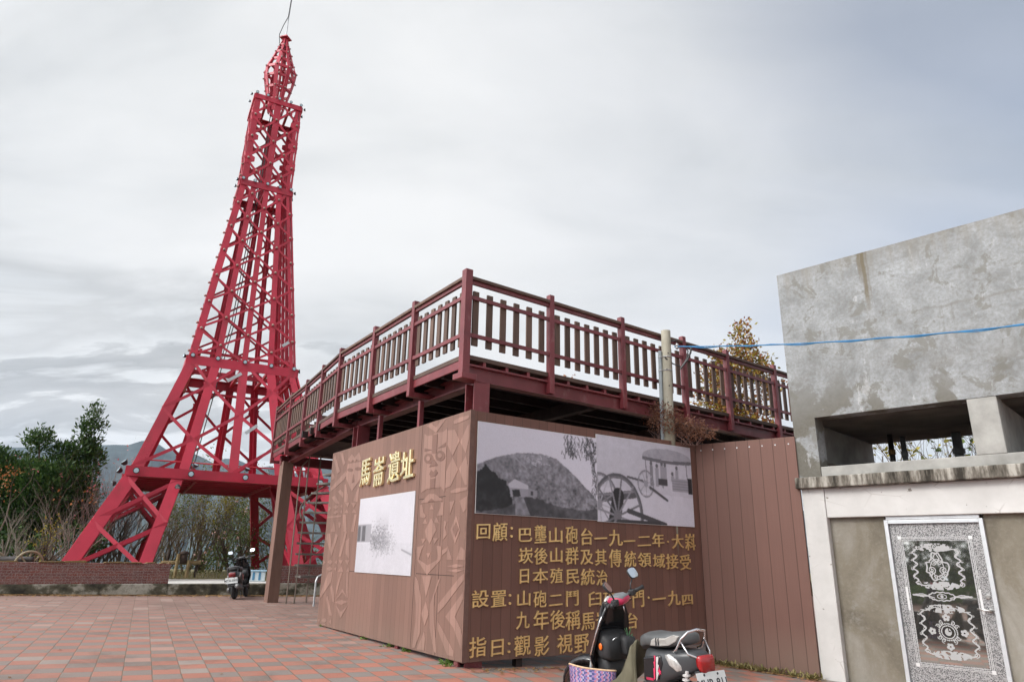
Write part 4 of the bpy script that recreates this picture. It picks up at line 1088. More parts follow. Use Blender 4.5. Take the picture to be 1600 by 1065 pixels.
# building and bush in thick fog
h, w = 150, 250; V, U = np.mgrid[0:1:h * 1j, 0:1:w * 1j]; n = fbm(h, w, 7, 4, 5); n2_ = fbm(h, w, 8, 40, 3); img = .60 + .05 * (n - .5)
img[V > .62] = (.57 + .06 * n - .08 * n2_)[V > .62]
fad = np.clip(1.2 - U * 2.2, 0, 1); bl = (U < .27) & (V > .36) & (V < .60); img[bl] = (.30 + .25 * U)[bl]
for a, b in ((.0, .06), (.09, .16)): bb = (U > a) & (U < b) & (V > .38) & (V < .59); img[bb] = (.10 + .06 * n2_)[bb]
for k in range(1500):
    rr_ = random.Random(k + 50); u0 = rr_.gauss(.44, .12); v0 = rr_.gauss(.57, .08) + .1 * max(0, u0 - .4)
    if u0 < .27 or u0 > .76: continue
    a = rr_.uniform(0, 6.28); s = seg(U[int(max(0, (v0 - .06) * h)):int((v0 + .06) * h) + 1], V[int(max(0, (v0 - .06) * h)):int((v0 + .06) * h) + 1], (u0, v0), (u0 + .014 * math.cos(a), v0 + .02 * math.sin(a)), .004, 1.8)
    img[int(max(0, (v0 - .06) * h)):int((v0 + .06) * h) + 1][s] = rr_.uniform(.12, .42) + .45 * max(0, u0 - .45)
tw_ = (np.abs(U - .47) < .12) & (V < .45) & (V > .18); img[tw_] -= (.16 * n * np.clip((V - .18) * 4, 0, 1))[tw_]
img[seg(U, V, (.84, .70), (1.0, .76), .012, 1.8)] = .3
photo('foggy_photograph', img, -3.69, -1.556, 1.03, 2.222, pl, WLf, M_print2)

# separate plain plank screen to the right
FO = CN + dRr * 4.48; EN = Vector((4.475, 10.685, 0)); dE = (EN - FO); LE = dE.length; dE.normalize()
scr = thing('plank_screen', 'plain brown plank screen without pictures between the inscription wall and the concrete building', 'screen', FO)
WE = frame(FO, math.atan2(dE.y, dE.x))
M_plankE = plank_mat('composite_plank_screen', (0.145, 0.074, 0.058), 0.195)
g = G().prism([(0.005, -0.20), (LE, -0.285), (LE, 3.20), (0.005, 3.195)], 0, 0.06, lambda a, b, d: (a, d, b)); obj('corner_stud', G().box(-0.06, 0.03, 0.07, 0.13, -0.2, 3.1), M_shadesteel, scr, WE)
obj('plank_panel', g, M_plankE, scr, WE, fixn=True, bevel=0.004)
g = G()
for k in range(8): g.lathe([(0.012, -0.003), (0.012, 0.0)], 6, (0.1 + k * (LE - 0.2) / 7, 0, 3.09), 'y')
obj('screw_heads', g, M_galv, scr, WE)

# ================================================================== CONCRETE BUILDING, POLE AND CABLE
def concrete_mat():
    t = NT('weathered_concrete'); v = t.map(); big = t.noise(v, 0.55, 6, 0.62, 0.6); mid = t.noise(v, 2.3, 7, 0.7, 0.3); fine = t.noise(v, 22, 5, 0.7)
    c = t.ramp(mid, [(0.34, (0.18, 0.186, 0.186)), (0.5, (0.262, 0.273, 0.278)), (0.66, (0.335, 0.35, 0.36))])
    sep = t.node('ShaderNodeSeparateXYZ'); t.l.new(v, sep.inputs[0]); x, z = sep.outputs[0], sep.outputs[2]
    # damp band in the lower part of the block and blotches
    zb = t.ramp(t.math('ADD', t.math('MULTIPLY', t.math('SUBTRACT', z, 3.4), 0.5), t.math('MULTIPLY', t.math('SUBTRACT', big, 0.5), 0.5)), [(0.02, 1.0), (0.30, 0.45), (0.42, 0.0)])
    bl = t.ramp(t.noise(v, 1.25, 6, 0.6, 0.2), [(0.485, 0.0), (0.515, 1.0)])
    c = t.mix(t.math('MULTIPLY', t.math('MULTIPLY', zb, bl), 0.95), c, (0.115, 0.106, 0.085))
    bl2 = t.ramp(t.noise(t.map((1, 1, 1), (0, 0, 0), (7, 3, 1)), 2.6, 7, 0.7, 0.4), [(0.545, 0.0), (0.585, 0.7)])
    c = t.mix(bl2, c, (0.155, 0.15, 0.13))
    wh = t.ramp(t.noise(t.map((1, 1, 0.45), (0, 0, 0), (2, 9, 4)), 4.5, 6, 0.7), [(0.615, 0.0), (0.67, 0.5)])
    c = t.mix(wh, c, (0.50, 0.51, 0.52))
    c = t.mix(t.ramp(fine, [(0.40, 0.45), (0.58, 0.0)]), c, (0.16, 0.155, 0.14))
    dr = t.noise(t.map((6, 6, 0.55), (0, 0, 0), (1, 4, 2)), 1.0, 6, 0.65); dz = t.ramp(t.math('SUBTRACT', 4.85, z), [(0.0, 0.0), (0.03, 1.0), (0.9, 0.0)])
    c = t.mix(t.math('MULTIPLY', dz, t.ramp(dr, [(0.55, 0.0), (0.68, 0.6)])), c, (0.12, 0.11, 0.09))
    # dark run-off from the top edge and one rusty streak
    ru = t.noise(t.map((9, 9, 0.3)), 1.0, 4, 0.6)
    top = t.ramp(t.math('ADD', t.math('SUBTRACT', z, 5.55), t.math('MULTIPLY', t.math('SUBTRACT', ru, 0.5), 1.6)), [(0.05, 0.0), (0.55, 0.5)])
    c = t.mix(top, c, (0.20, 0.185, 0.155))
    # horizontal pour line crack
    pl_ = t.math('ABSOLUTE', t.math('SUBTRACT', t.math('ADD', z, t.math('MULTIPLY', t.math('SUBTRACT', mid, 0.5), 0.18)), 4.83))
    c = t.mix(t.math('MULTIPLY', t.ramp(pl_, [(0.0, 1.0), (0.03, 0.0)]), t.ramp(big, [(0.45, 0.0), (0.6, 0.55)])), c, (0.16, 0.15, 0.13))
    wob = t.math('MULTIPLY', t.math('SUBTRACT', t.noise(t.map((1, 1, 1)), 3.5, 3), 0.5), 0.07)
    for x0, wd, z0, dk in ((0.245, 0.045, 4.9, 0.9), (0.19, 0.03, 5.35, 0.8), (0.30, 0.02, 5.1, 0.5)):
        dx = t.math('ABSOLUTE', t.math('SUBTRACT', t.math('ADD', x, wob), x0))
        sx = t.ramp(t.math('DIVIDE', dx, wd), [(0.4, 1.0), (1.0, 0.0)]); sz = t.ramp(t.math('DIVIDE', t.math('SUBTRACT', z, z0), 1.05), [(0.0, 0.0), (0.35, 0.8), (1.0, 1.0)])
        c = t.mix(t.math('MULTIPLY', t.math('MULTIPLY', sx, sz), dk), c, (0.125, 0.10, 0.06))
    t.bump(t.math('ADD', t.math('MULTIPLY', mid, 0.6), t.math('MULTIPLY', fine, 0.4)), 0.35, 0.012)
    return t.fin(c, 0.85, 0, 0.3)


def plaster_mat():
    t = NT('brown_grey_plaster'); v = t.map(); n = t.noise(t.map((1, 1, 0.7)), 1.3, 7, 0.65, 0.5); f = t.noise(v, 25, 5, 0.7)
    c = t.ramp(n, [(0.32, (0.105, 0.09, 0.066)), (0.5, (0.165, 0.145, 0.11)), (0.68, (0.24, 0.225, 0.195))])
    c = t.mix(t.ramp(t.noise(t.map((1, 1, 1), (0, 0, 0), (4, 4, 9)), 2.1, 6, 0.7), [(0.58, 0.0), (0.75, 0.6)]), c, (0.33, 0.33, 0.32))
    c = t.mix(t.ramp(f, [(0.5, 0.0), (0.8, 0.3)]), c, (0.3, 0.28, 0.24)); t.bump(f, 0.3, 0.006); return t.fin(c, 0.75, 0, 0.4)


def white_mat():
    t = NT('old_white_paint'); v = t.map(); n = t.noise(v, 1.5, 6, 0.6); sp_ = t.noise(v, 11, 3, 0.5)
    c = t.ramp(n, [(0.3, (0.43, 0.42, 0.405)), (0.7, (0.57, 0.56, 0.545))])
    c = t.mix(t.ramp(sp_, [(0.70, 0.0), (0.74, 0.9)]), c, (0.16, 0.14, 0.12))
    cr = t.node('ShaderNodeTexVoronoi', feature='DISTANCE_TO_EDGE'); t.l.new(t.map((1.0, 1.0, 2.2)), cr.inputs[0]); cr.inputs['Scale'].default_value = 1.1
    c = t.mix(t.math('MULTIPLY', t.ramp(cr.outputs['Distance'], [(0.004, 1.0), (0.012, 0.0)]), t.ramp(n, [(0.5, 0.0), (0.6, 0.6)])), c, (0.3, 0.27, 0.25))
    t.bump(n, 0.2, 0.01); return t.fin(c, 0.7, 0, 0.35)


def ledge_mat():
    t = NT('streaked_ledge'); n = t.noise(t.map((7, 7, 1.2)), 1.0, 6, 0.7); b = t.noise(t.map(), 1.4, 4)
    c = t.ramp(t.math('ADD', t.math('MULTIPLY', n, 0.7), t.math('MULTIPLY', b, 0.3)), [(0.43, (0.03, 0.026, 0.02)), (0.51, (0.13, 0.115, 0.095)), (0.60, (0.36, 0.34, 0.30))]); t.bump(n, 0.4, 0.01); return t.fin(c, 0.9, 0, 0.3)


M_conc, M_plas, M_wpaint, M_ledge = concrete_mat(), plaster_mat(), white_mat(), ledge_mat()
M_concp = simple('plain_concrete', (0.29, 0.285, 0.265), 0.85, var=0.28, scale=2.5, bump=0.3)
M_soffit = simple('blotchy_soffit', (0.11, 0.095, 0.08), 0.85, var=0.6, scale=0.9, detail=4)  # darker and blotchier than the plain concrete
BO = Vector((5.272, 9.928, 0)); BW = frame(BO, R(-45)); n_ = 5.2
bld = thing('concrete_building', 'unfinished grey concrete building with two openings above a white beam and an etched metal door', 'building', BO, R(-45))
obj('tank_block', G().box(-1.117, n_, 0, 3.2, 3.46, 5.95), M_conc, bld)
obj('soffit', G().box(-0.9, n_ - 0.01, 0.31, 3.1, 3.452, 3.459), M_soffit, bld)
obj('pier', G().box(-1.112, -0.765, 0.0012, 0.32, 2.552, 3.4602), M_conc, bld)
obj('pier', G().box(1.27, 1.612, 0.006, 0.34, 2.70, 3.459), M_concp, bld, bevel=0.012)
obj('side_wall', G().box(-1.09, -0.93, 0.321, 3.1, 2.86, 3.451).box(-1.09, -0.93, 2.45, 3.1, 2.552, 2.859), M_concp, bld, bevel=0.01)
obj('side_wall', G().box(1.45, 1.60, 0.341, 2.9, 2.552, 3.451), M_concp, bld, bevel=0.01)
obj('sill', G().box(-0.764, n_, 0.01, 0.2, 2.552, 2.703), M_concp, bld, bevel=0.012)
obj('ledge', G().box(-1.14, n_, -0.10, 3.2, 2.385, 2.55), M_ledge, bld, bevel=0.015)
obj('white_beam', G().box(-0.757, n_, 0.02, 0.35, 1.952, 2.384), M_wpaint, bld, bevel=0.01)
obj('white_column', G().box(-1.092, -0.758, 0.0, 0.40, -0.45, 2.384), M_wpaint, bld, bevel=0.012)
obj('plaster_wall', G().box(-0.757, -0.002, 0.11, 0.3, -0.45, 1.951), M_plas, bld)
obj('plaster_wall', G().box(1.195, n_, 0.11, 0.3, -0.45, 1.951), M_plas, bld)
obj('back_wall', G().box(-1.09, n_, 3.0, 3.2, -0.45, 2.384), M_concp, bld); obj('side_wall', G().box(-1.09, -0.93, 0.401, 2.999, -0.45, 2.384), M_concp, bld)
obj('step', G().box(-0.1, 1.4, -0.02, 0.3, -0.45, -0.235), M_concp, bld, bevel=0.01)

# the etched door
M_alu = simple('aluminium', (0.56, 0.58, 0.60), 0.4, 0.5, var=0.12)


def frost_mat():
    t = NT('speckled_etched_steel'); n = t.noise(t.map(), 105, 2, 0.5); m = t.noise(t.map(), 220, 2, 0.5); lo = t.noise(t.map(), 1.4, 3)
    f = t.math('MAXIMUM', t.ramp(n, [(0.47, 0.0), (0.5, 1.0)]), t.ramp(m, [(0.57, 0.0), (0.6, 1.0)]))
    c = t.mix(f, (0.085, 0.085, 0.09), (0.35, 0.345, 0.345)); t.setin(t.b.inputs['Metallic'], 0.35)
    t.fin(c, t.ramp(f, [(0, 0.22), (1, 0.5)]), 0.35, 0.5); return t.m


def mirror_mat():
    t = NT('etched_mirror'); a = t.node('ShaderNodeVertexColor'); a.layer_name = 'etch'
    k = t.ramp(a.outputs[0], [(0.35, 0.0), (0.6, 1.0)])
    c = t.mix(k, (0.50, 0.49, 0.46), (0.33, 0.33, 0.33)); t.l.new(t.ramp(k, [(0, 0.95), (1, 0.0)]), t.b.inputs['Metallic'])
    t.setin(t.b.inputs['Base Color'], c); t.l.new(t.ramp(k, [(0, 0.035), (1, 0.5)]), t.b.inputs['Roughness']); return t.m


door = obj('door', G().box(0.052, 1.142, 0.10, 0.14, -0.225, 1.848), frost_mat(), bld, bevel=0.004)
obj('door_frame', G().box(0.0, 0.05, 0.06, 0.16, -0.234, 1.90).box(1.144, 1.194, 0.06, 0.16, -0.234, 1.90).box(0.0505, 1.1435, 0.06, 0.16, 1.85, 1.90).box(0.03, 1.16, 0.0605, 0.13, 1.905, 1.95), M_alu, door, BW, bevel=0.004)
h, w = 300, 170; V, U = np.mgrid[0:1:h * 1j, 0:1:w * 1j]; E_ = np.zeros((h, w)); asp = 0.50; ng = fbm(h, w, 21, 22, 3)


def stroke(pts, wd):
    for p, q in zip(pts, pts[1:]): E_[seg(U, V, p, q, wd * 0.62, asp)] = 1


def scroll(cx, cy, r_, turns, a0, sgn, wd):
    stroke([(cx + (r_ * (1 - k / 26)) * math.cos(a0 + sgn * turns * 6.28 * k / 22) / asp, cy + r_ * (1 - k / 26) * math.sin(a0 + sgn * turns * 6.28 * k / 22)) for k in range(23)], wd)


def cart(cx, cy, hw, hh, flare):
    for s in (-1, 1):
        side = [(cx + s * (hw * (0.92 + flare * t) + 0.035 * math.sin(t * 15)) , cy + hh * t) for t in np.linspace(-.86, .86, 40)]
        for k, (p, q) in enumerate(zip(side, side[1:])): stroke([p, q], 0.006 + 0.004 * (k % 5 == 0) + 0.003 * math.sin(k * 0.9) ** 2)
        for k in range(3, 38, 5): scroll(side[k][0] + s * .02, side[k][1], .012, .8, k, s, .004)
        top = [(cx + s * hw * t, cy - hh * (1.0 - .14 * t ** 3 - .05 * math.cos(t * 9))) for t in np.linspace(0, .92, 20)]; stroke(top, .006)
        bot = [(cx + s * hw * t, cy + hh * (1.0 - .10 * t ** 3 + .03 * math.cos(t * 9))) for t in np.linspace(0, .92, 20)]; stroke(bot, .008)
        scroll(cx + s * hw * .9, cy + hh * .9, .02, 1.2, 0, s, .005)
    for sg in (-1, 1):
        for s in (-1, 0, 1):
            scroll(cx + s * .09, cy + sg * hh * (1.0 if s else 1.05), .02, 1.3, sg, 1, .005)
        el_ = np.hypot((U - cx) / .30, (V - cy - sg * hh * .99) / .035); E_[(el_ < 1) & (ng > .42)] = 1


cart(.48, .215, .37, .16, .06); cart(.49, .745, .40, .185, .06)
def inlay(cx, cy, fn, n=260, wd=.005):
    pts = [fn(2 * math.pi * k / n) for k in range(n + 1)]; stroke([(cx + a, cy + b) for a, b in pts], wd)


spade = lambda a: (.17 * math.sin(a) * (1.0 if math.cos(a) < .2 else .62) * (1 + .08 * math.sin(9 * a)), -.115 * math.cos(a) + .01 * math.cos(7 * a))
inlay(.48, .215, spade, wd=.009); inlay(.48, .225, lambda a: (.10 * math.sin(a), -.07 * math.cos(a)), wd=.005)
for s in (-1, 1):
    scroll(.48 + s * .09, .245, .032, 1.6, 1.5, s, .006); scroll(.48 + s * .05, .185, .022, 1.4, 0, -s, .005); scroll(.48 + s * .12, .275, .02, 1.2, 2, s, .006)
    scroll(.48 + s * .045, .30, .018, 1.2, 2, s, .006)
    stroke([(.48, .10), (.48 + s * .05, .15), (.48, .18)], .006); stroke([(.48 + s * .28, .47), (.48 + s * .45, .455), (.48 + s * .30, .445), (.48 + s * .12, .475)], .006)
    stroke([(.48 + s * .2, .462), (.48 + s * .44, .458)], .009)
inlay(.48, .462, lambda a: (.20 * math.cos(a), .034 * math.sin(a) + .003 * math.sin(14 * a)), wd=.007); inlay(.48, .462, lambda a: (.07 * math.cos(a), .018 * math.sin(a)), wd=.005); E_[np.hypot((U - .48) * asp, V - .462) < .012] = 1
inlay(.49, .745, lambda a: (.10 * math.cos(a), .05 * math.sin(a)), wd=.006); E_[(np.hypot((U - .49) / .05, (V - .745) / .03) < 1) & (ng > .35)] = 1
for k in range(28):
    a = 6.283 * k / 28; E_[np.hypot((U - .49 - .135 * math.cos(a)) * asp, V - .745 - .066 * math.sin(a)) < .006] = 1
for k in range(4):
    a = k * math.pi / 2; cx, cy = .49 + .24 * math.cos(a), .745 + .115 * math.sin(a)
    for q in range(5):
        b = 6.283 * q / 5 + a; E_[np.hypot((U - cx) * asp - .018 * math.cos(b), V - cy - .018 * math.sin(b)) < .012] = 1
    for s in (-1, 1): scroll(.49 + (.16 * math.cos(a + s * .55)), .745 + .085 * math.sin(a + s * .55), .018, 1.2, a, s, .005)
g = G(); x0, x1, z0, z1 = 0.205, 0.972, 0.09, 1.62
for j in range(h):
    for i in range(w): g.v.append((x0 + (x1 - x0) * i / (w - 1), 0.0965, z1 + (z0 - z1) * j / (h - 1)))
for j in range(h - 1):
    for i in range(w - 1): a = j * w + i; g.f.append((a, a + w, a + w + 1, a + 1)); g.mi.append(0)
me = make_mesh('mirror_panel', g, mirror_mat()); at = me.color_attributes.new('etch', 'FLOAT_COLOR', 'POINT'); c = np.ones((h * w, 4), dtype=np.float32); c[:, :3] = E_.reshape(-1, 1); at.data.foreach_set('color', c.ravel())
obj('mirror_panel', me, None, door, BW)
g = G(); M_line = simple('polished_line', (0.7, 0.7, 0.7), 0.3, 0.3, var=0.05)
for k, d_ in enumerate((0.012, 0.034, 0.05)):
    a, b, c_, d2 = x0 - d_, x1 + d_, z0 - d_, z1 + d_; t_ = 0.004
    for (p, q) in (((a, a + t_), (c_, d2)), ((b - t_, b), (c_, d2))): g.box(p[0], p[1], 0.0955, 0.099, q[0], q[1])
    for z in (c_, d2): g.box(a + t_, b - t_, 0.0955, 0.099, z - t_ / 2, z + t_ / 2)
for sx in (x0 - .042, x1 + .042):
    g.box(sx - 0.014, sx + 0.014, 0.093, 0.097, 0.72, 1.02)
    for sz in (z0 - .042, z1 + .042): g.box(sx - 0.022, sx + 0.022, 0.0925, 0.097, sz - .022, sz + .022)
obj('key_border', g, M_line, door, BW)
M_nick = simple('satin_nickel', (0.55, 0.54, 0.52), 0.3, 0.9, var=0.1)
obj('handle', G().tube([(1.10, 0.10, 0.77), (1.10, 0.04, 0.77), (1.085, 0.03, 0.77), (0.965, 0.03, 0.785)], [0.02, 0.014, 0.013, 0.010], 10).lathe([(0.028, 0.085), (0.03, 0.099)], 14, (1.10, 0, 0.77), 'y'), M_nick, door, BW, smooth=True)
obj('lock', G().lathe([(0.022, 0.078), (0.03, 0.085), (0.032, 0.099)], 16, (1.095, 0, 0.935), 'y'), M_nick, door, BW)
# pipes standing in the openings
M_pipe = simple('grey_pipe', (0.22, 0.24, 0.25), 0.5, var=0.15); M_pipeD = simple('black_pipe', (0.035, 0.032, 0.03), 0.5, var=0.3)
for (x, y, r_, m_, lab) in ((0.52, 2.72, 0.075, M_pipe, 'thick grey pipe at the right end of the wide opening'), (-0.26, 2.55, 0.045, M_pipe, 'thin grey pipe beside the black pipes in the opening'), (-0.36, 2.2, 0.045, M_pipeD, 'black pipe with a rusty joint below the soffit')):
    t = thing('pipe', lab, 'pipe', BW @ Vector((x, y, 2.55)), R(-45))
    obj('pipe_body', G().tube([(0, 0, 0), (0, 0, 0.90)], r_, 12), m_, t, smooth=True)
    obj('pipe_collar', G().lathe([(r_ * 1.05, 0.55), (r_ * 1.3, 0.56), (r_ * 1.3, 0.63), (r_ * 1.05, 0.64)], 12), M_mosscap if m_ is M_pipeD else m_, t)

# utility pole with conduit, bracket and insulator
M_pole = simple('pole_concrete', (0.34, 0.32, 0.255), 0.85, var=0.15, scale=3, bump=0.25)
PP = Vector((2.615, 11.42, -0.2)); pole = thing('utility_pole', 'slim round concrete utility pole with a grey conduit rising behind the photo wall', 'pole', PP, rot=Matrix.Rotation(R(1.0), 4, 'Y') @ Matrix.Rotation(R(0), 4, 'X'))
obj('shaft', G().tube([(0, 0, 0), (0, 0, 3.75), (0, 0, 5.36)], [0.098, 0.088, 0.081], 20), M_pole, pole, smooth=False)
obj('lower_sleeve', G().tube([(0, 0, 0), (0, 0, 3.83)], [0.108, 0.098], 20), simple('darker_pole_concrete', (0.23, 0.21, 0.16), 0.9, var=0.35, scale=4), pole)
g = G()
for k in range(8): g.lathe([(0.012, -0.092), (0.012, -0.0805)], 6, (0.01 if k % 2 else -0.02, 0, 2.9 + k * 0.29), 'y')
obj('step_hole', g, M_black, pole)
obj('conduit', G().tube([(-0.12, -0.02, 0), (-0.12, -0.02, 4.98)], 0.030, 10), M_pipe, pole, smooth=True)
g = G()
for z in (4.86, 4.62): g.lathe([(0.09, z), (0.098, z + 0.01), (0.09, z + 0.02)], 18); g.lathe([(0.036, z), (0.036, z + 0.02)], 10, (-0.12, -0.02, 0))
obj('wire_tie', g, M_galv, pole)
g = G().bar((0.06, -0.02, 5.16), (0.20, -0.05, 5.19), 0.02, 0.02).bar((0.06, -0.02, 5.03), (0.07, -0.02, 5.2), 0.02, 0.03).bar((0.17, -0.04, 5.19), (0.17, -0.04, 5.06), 0.012, 0.012)
obj('bracket', g, M_black, pole)
obj('insulator', G().lathe([(0.018, 5.02), (0.034, 5.04), (0.024, 5.06), (0.036, 5.085), (0.024, 5.105), (0.018, 5.12)], 10, (0.18, -0.045, 0)), M_galv, pole)
g = G(); q = [(0.2, -0.05, 5.06), (0.30, -0.07, 5.07), (0.36, -0.08, 4.98), (0.33, -0.07, 4.84), (0.24, -0.05, 4.70), (0.10, -0.02, 4.76), (-0.05, -0.10, 4.84)]
g.tube(q, 0.012, 6); g.tube([(0.42, -0.08, 5.06), (0.40, -0.08, 4.95), (0.34, -0.08, 4.82), (0.22, -0.05, 4.66)], 0.018, 6)
obj('service_wire', g, M_black, pole)
M_blue = simple('blue_cable_sheath', (0.03, 0.16, 0.33), 0.5, var=0.25)
A = Vector((2.84, 11.40, 4.87)); B = Vector((7.8, 6.85, 4.12)); pts, pt2 = [], []
for k in range(41):
    f = k / 40; p = A.lerp(B, f); p.z -= 0.30 * 4 * f * (1 - f) * 0.5; pts.append(p)
    a = f * 55; pt2.append(p + Vector((math.cos(a) * 0.011, 0, math.sin(a) * 0.015 - 0.006 - 0.006 * math.sin(f * 23))))
cab = thing('overhead_cable', 'blue overhead cable slung from the concrete pole across the grey building', 'cable', A)
obj('wire', G().tube(pts, 0.010, 6), M_blue, cab, Matrix()); obj('wire', G().tube(pt2, 0.008, 6), M_blue, cab, Matrix())

# ================================================================== SCOOTERS, BAG, CANVAS
M_tyre = simple('tyre_rubber', (0.02, 0.02, 0.021), 0.8, var=0.25, scale=20, bump=0.2)
M_rimm = simple('cast_rim', (0.10, 0.10, 0.105), 0.4, 0.6, var=0.15)
M_gloss = simple('gloss_black_panel', (0.012, 0.012, 0.014), 0.18, var=0.2)
M_matt = simple('grained_black_plastic', (0.022, 0.022, 0.024), 0.6, var=0.2, scale=12, bump=0.15, bscale=180)
M_dgrey = simple('dark_grey_paint', (0.05, 0.052, 0.056), 0.35, 0.1, var=0.15)
M_vinyl = simple('grey_black_vinyl', (0.075, 0.078, 0.08), 0.5, var=0.15, bump=0.15, bscale=220)
M_vinylp = simple('pale_grey_vinyl', (0.33, 0.315, 0.295), 0.55, var=0.1, bump=0.15, bscale=220)
M_chrome = simple('chrome', (0.75, 0.75, 0.77), 0.15, 1.0, var=0.05)
M_pink = simple('crimson_panel', (0.42, 0.022, 0.075), 0.3, var=0.12)
M_redlens = simple('red_lens', (0.30, 0.010, 0.012), 0.12, var=0.2, spec=0.8)
M_redl2 = simple('dark_red_lens', (0.16, 0.012, 0.014), 0.2, var=0.2)
M_amber = simple('amber_reflector', (0.75, 0.14, 0.01), 0.25, var=0.1)
M_clear = simple('clear_lens', (0.50, 0.49, 0.47), 0.12, 0.3, var=0.3, scale=25)
M_plate = simple('white_number_plate', (0.48, 0.49, 0.485), 0.5, var=0.12)
M_ink = simple('black_ink', (0.02, 0.02, 0.025), 0.6)
M_sky = simple('mirror_glass', (0.80, 0.86, 0.92), 0.05, 1.0, var=0.02)
M_metal = simple('dull_engine_metal', (0.16, 0.16, 0.16), 0.5, 0.6, var=0.3)
M_decalw = simple('white_decal', (0.5, 0.48, 0.47), 0.4); M_decalp = simple('pink_decal', (0.60, 0.035, 0.10), 0.4)


def sring(x, zc, hw, hh, e=0.6, n=20, yc=0.0, tilt=0.0):
    P = []
    for k in range(n):
        a = 2 * math.pi * k / n; c, s = math.cos(a), math.sin(a)
        y = hw * math.copysign(abs(c) ** e, c); z = hh * math.copysign(abs(s) ** e, s); P.append((x + tilt * z, yc + y, zc + z))
    return P


def scooter(label, loc, rotz, lean, steer, style, plate_text, group):
    rot = Matrix.Rotation(rotz, 4, 'Z') @ Matrix.Rotation(lean, 4, 'X')
    t = thing('scooter', label, 'scooter', loc, rot=rot, group=group); W0 = WM[t]
    near = style == 'near'
    WR = W0 @ Matrix.Translation((-0.174, 0, -0.01)) @ Matrix.Diagonal((0.658, 1, 1, 1)); WF = W0 @ Matrix.Translation((0.06, 0, 0.05))

    def wheel_(parent, W, nm):
        ty = G(); prof = []
        for k in range(13):
            a = math.pi * k / 12; prof.append((0.175 + 0.058 * math.sin(a) ** 0.8, -0.052 * math.cos(a)))
        ty.lathe(prof, 32, (0, 0, 0), 'y'); w_ = obj(nm, ty, M_tyre, parent, W, smooth=True)
        r_ = G().lathe([(0.16, -0.045), (0.176, -0.045), (0.176, 0.045), (0.16, 0.045)], 28, (0, 0, 0), 'y').lathe([(0.05, -0.06), (0.05, 0.06)], 14, (0, 0, 0), 'y')
        for k in range(6):
            a = k * math.pi / 3; r_.bar((0.04 * math.cos(a), 0, 0.04 * math.sin(a)), (0.17 * math.cos(a), 0, 0.17 * math.sin(a)), 0.03, 0.035, (0, 1, 0))
        obj('rim', r_, M_rimm, w_, W)
    wheel_(t, W0 @ Matrix.Translation((-0.56, 0, 0.233)), 'rear_wheel')
    pv = Vector((0.47, 0, 0.6)); ax = Vector((-0.42, 0, 0.91)).normalized()
    S = W0 @ Matrix.Translation(pv) @ Matrix.Rotation(steer, 4, ax) @ Matrix.Translation(-pv)
    SW = S; S = S @ Matrix.Translation((-0.125, 0, 0.075))
    wheel_(t, SW @ Matrix.Translation((0.62, 0, 0.233)), 'front_wheel')
    obj('fork', G().tube([(0.61, 0.075, 0.233), (0.53, 0.075, 0.50)], 0.022, 10).tube([(0.61, -0.075, 0.233), (0.53, -0.075, 0.50)], 0.022, 10).tube([(0.545, 0, 0.45), (0.34, 0, 0.90)], 0.03, 10), M_metal, t, SW, smooth=True)
    g = G(); rings = []                                             # front mudguard hugging the wheel
    for k in range(11):
        a = R(5 + k * 14); c, s = math.cos(a), math.sin(a); hw = 0.075 + 0.012 * math.sin(a)
        o_, i_ = 0.285, 0.262
        rings.append([(0.62 + o_ * c * 0.97, -hw, 0.233 + o_ * s - 0.05), (0.62 + o_ * c, -hw * 0.75, 0.233 + o_ * s), (0.62 + (o_ + .012) * c, 0, 0.233 + (o_ + .012) * s), (0.62 + o_ * c, hw * 0.75, 0.233 + o_ * s), (0.62 + o_ * c * 0.97, hw, 0.233 + o_ * s - 0.05), (0.62 + i_ * c, hw * 0.7, 0.233 + i_ * s), (0.62 + i_ * c, 0, 0.233 + i_ * s + .003), (0.62 + i_ * c, -hw * 0.7, 0.233 + i_ * s)])
    g.loft(rings); obj('front_mudguard', g, M_gloss, t, SW, smooth=True, fixn=True)
    # leg shield: curved plate, wider in the middle
    rings = []
    for k in range(13):
        f = k / 12; z = 0.30 + f * 0.66; x0 = 0.53 - 0.27 * f - 0.05 * math.sin(f * 3.1) - 0.10 * max(0, 1 - f / 0.35) ** 1.5; hw = np.interp(f, [0, .25, .55, .8, 1], [.13, .20, .205, .17, .10]); ring = []
        for j in range(9): u = -1 + j / 4; ring.append((x0 - 0.09 * u * u, hw * u, z))
        for j in range(8, -1, -1): u = -1 + j / 4; ring.append((x0 - 0.035 - 0.085 * u * u, hw * u * 0.97, z))
        rings.append(ring)
    obj('leg_shield', G().loft(rings), M_gloss, t, WF, smooth=True, fixn=True)
    # trim along the shield edge, inner box with pocket
    for s in (-1, 1):
        pts = []
        for k in range(11):
            f = k / 10; z = 0.34 + f * 0.58; x0 = 0.53 - 0.26 * f - 0.05 * math.sin(f * 3.1) - 0.10 - 0.10 * max(0, 1 - f / 0.35) ** 1.5; hw = np.interp(f, [0, .25, .55, .8, 1], [.13, .20, .205, .17, .10]); pts.append((x0, s * (hw + 0.003), z))
        obj('shield_trim', G().tube(pts, 0.009, 6), M_chrome if near else M_matt, t, WF, smooth=True)
    rings = [sring(0.30, 0.60, 0.15, 0.12, 0.4), sring(0.22, 0.59, 0.165, 0.125, 0.4), sring(0.15, 0.56, 0.15, 0.10, 0.45), sring(0.13, 0.55, 0.12, 0.07, 0.5)]
    gb = obj('glove_box', G().loft(rings), M_matt, t, WF, smooth=True, fixn=True)
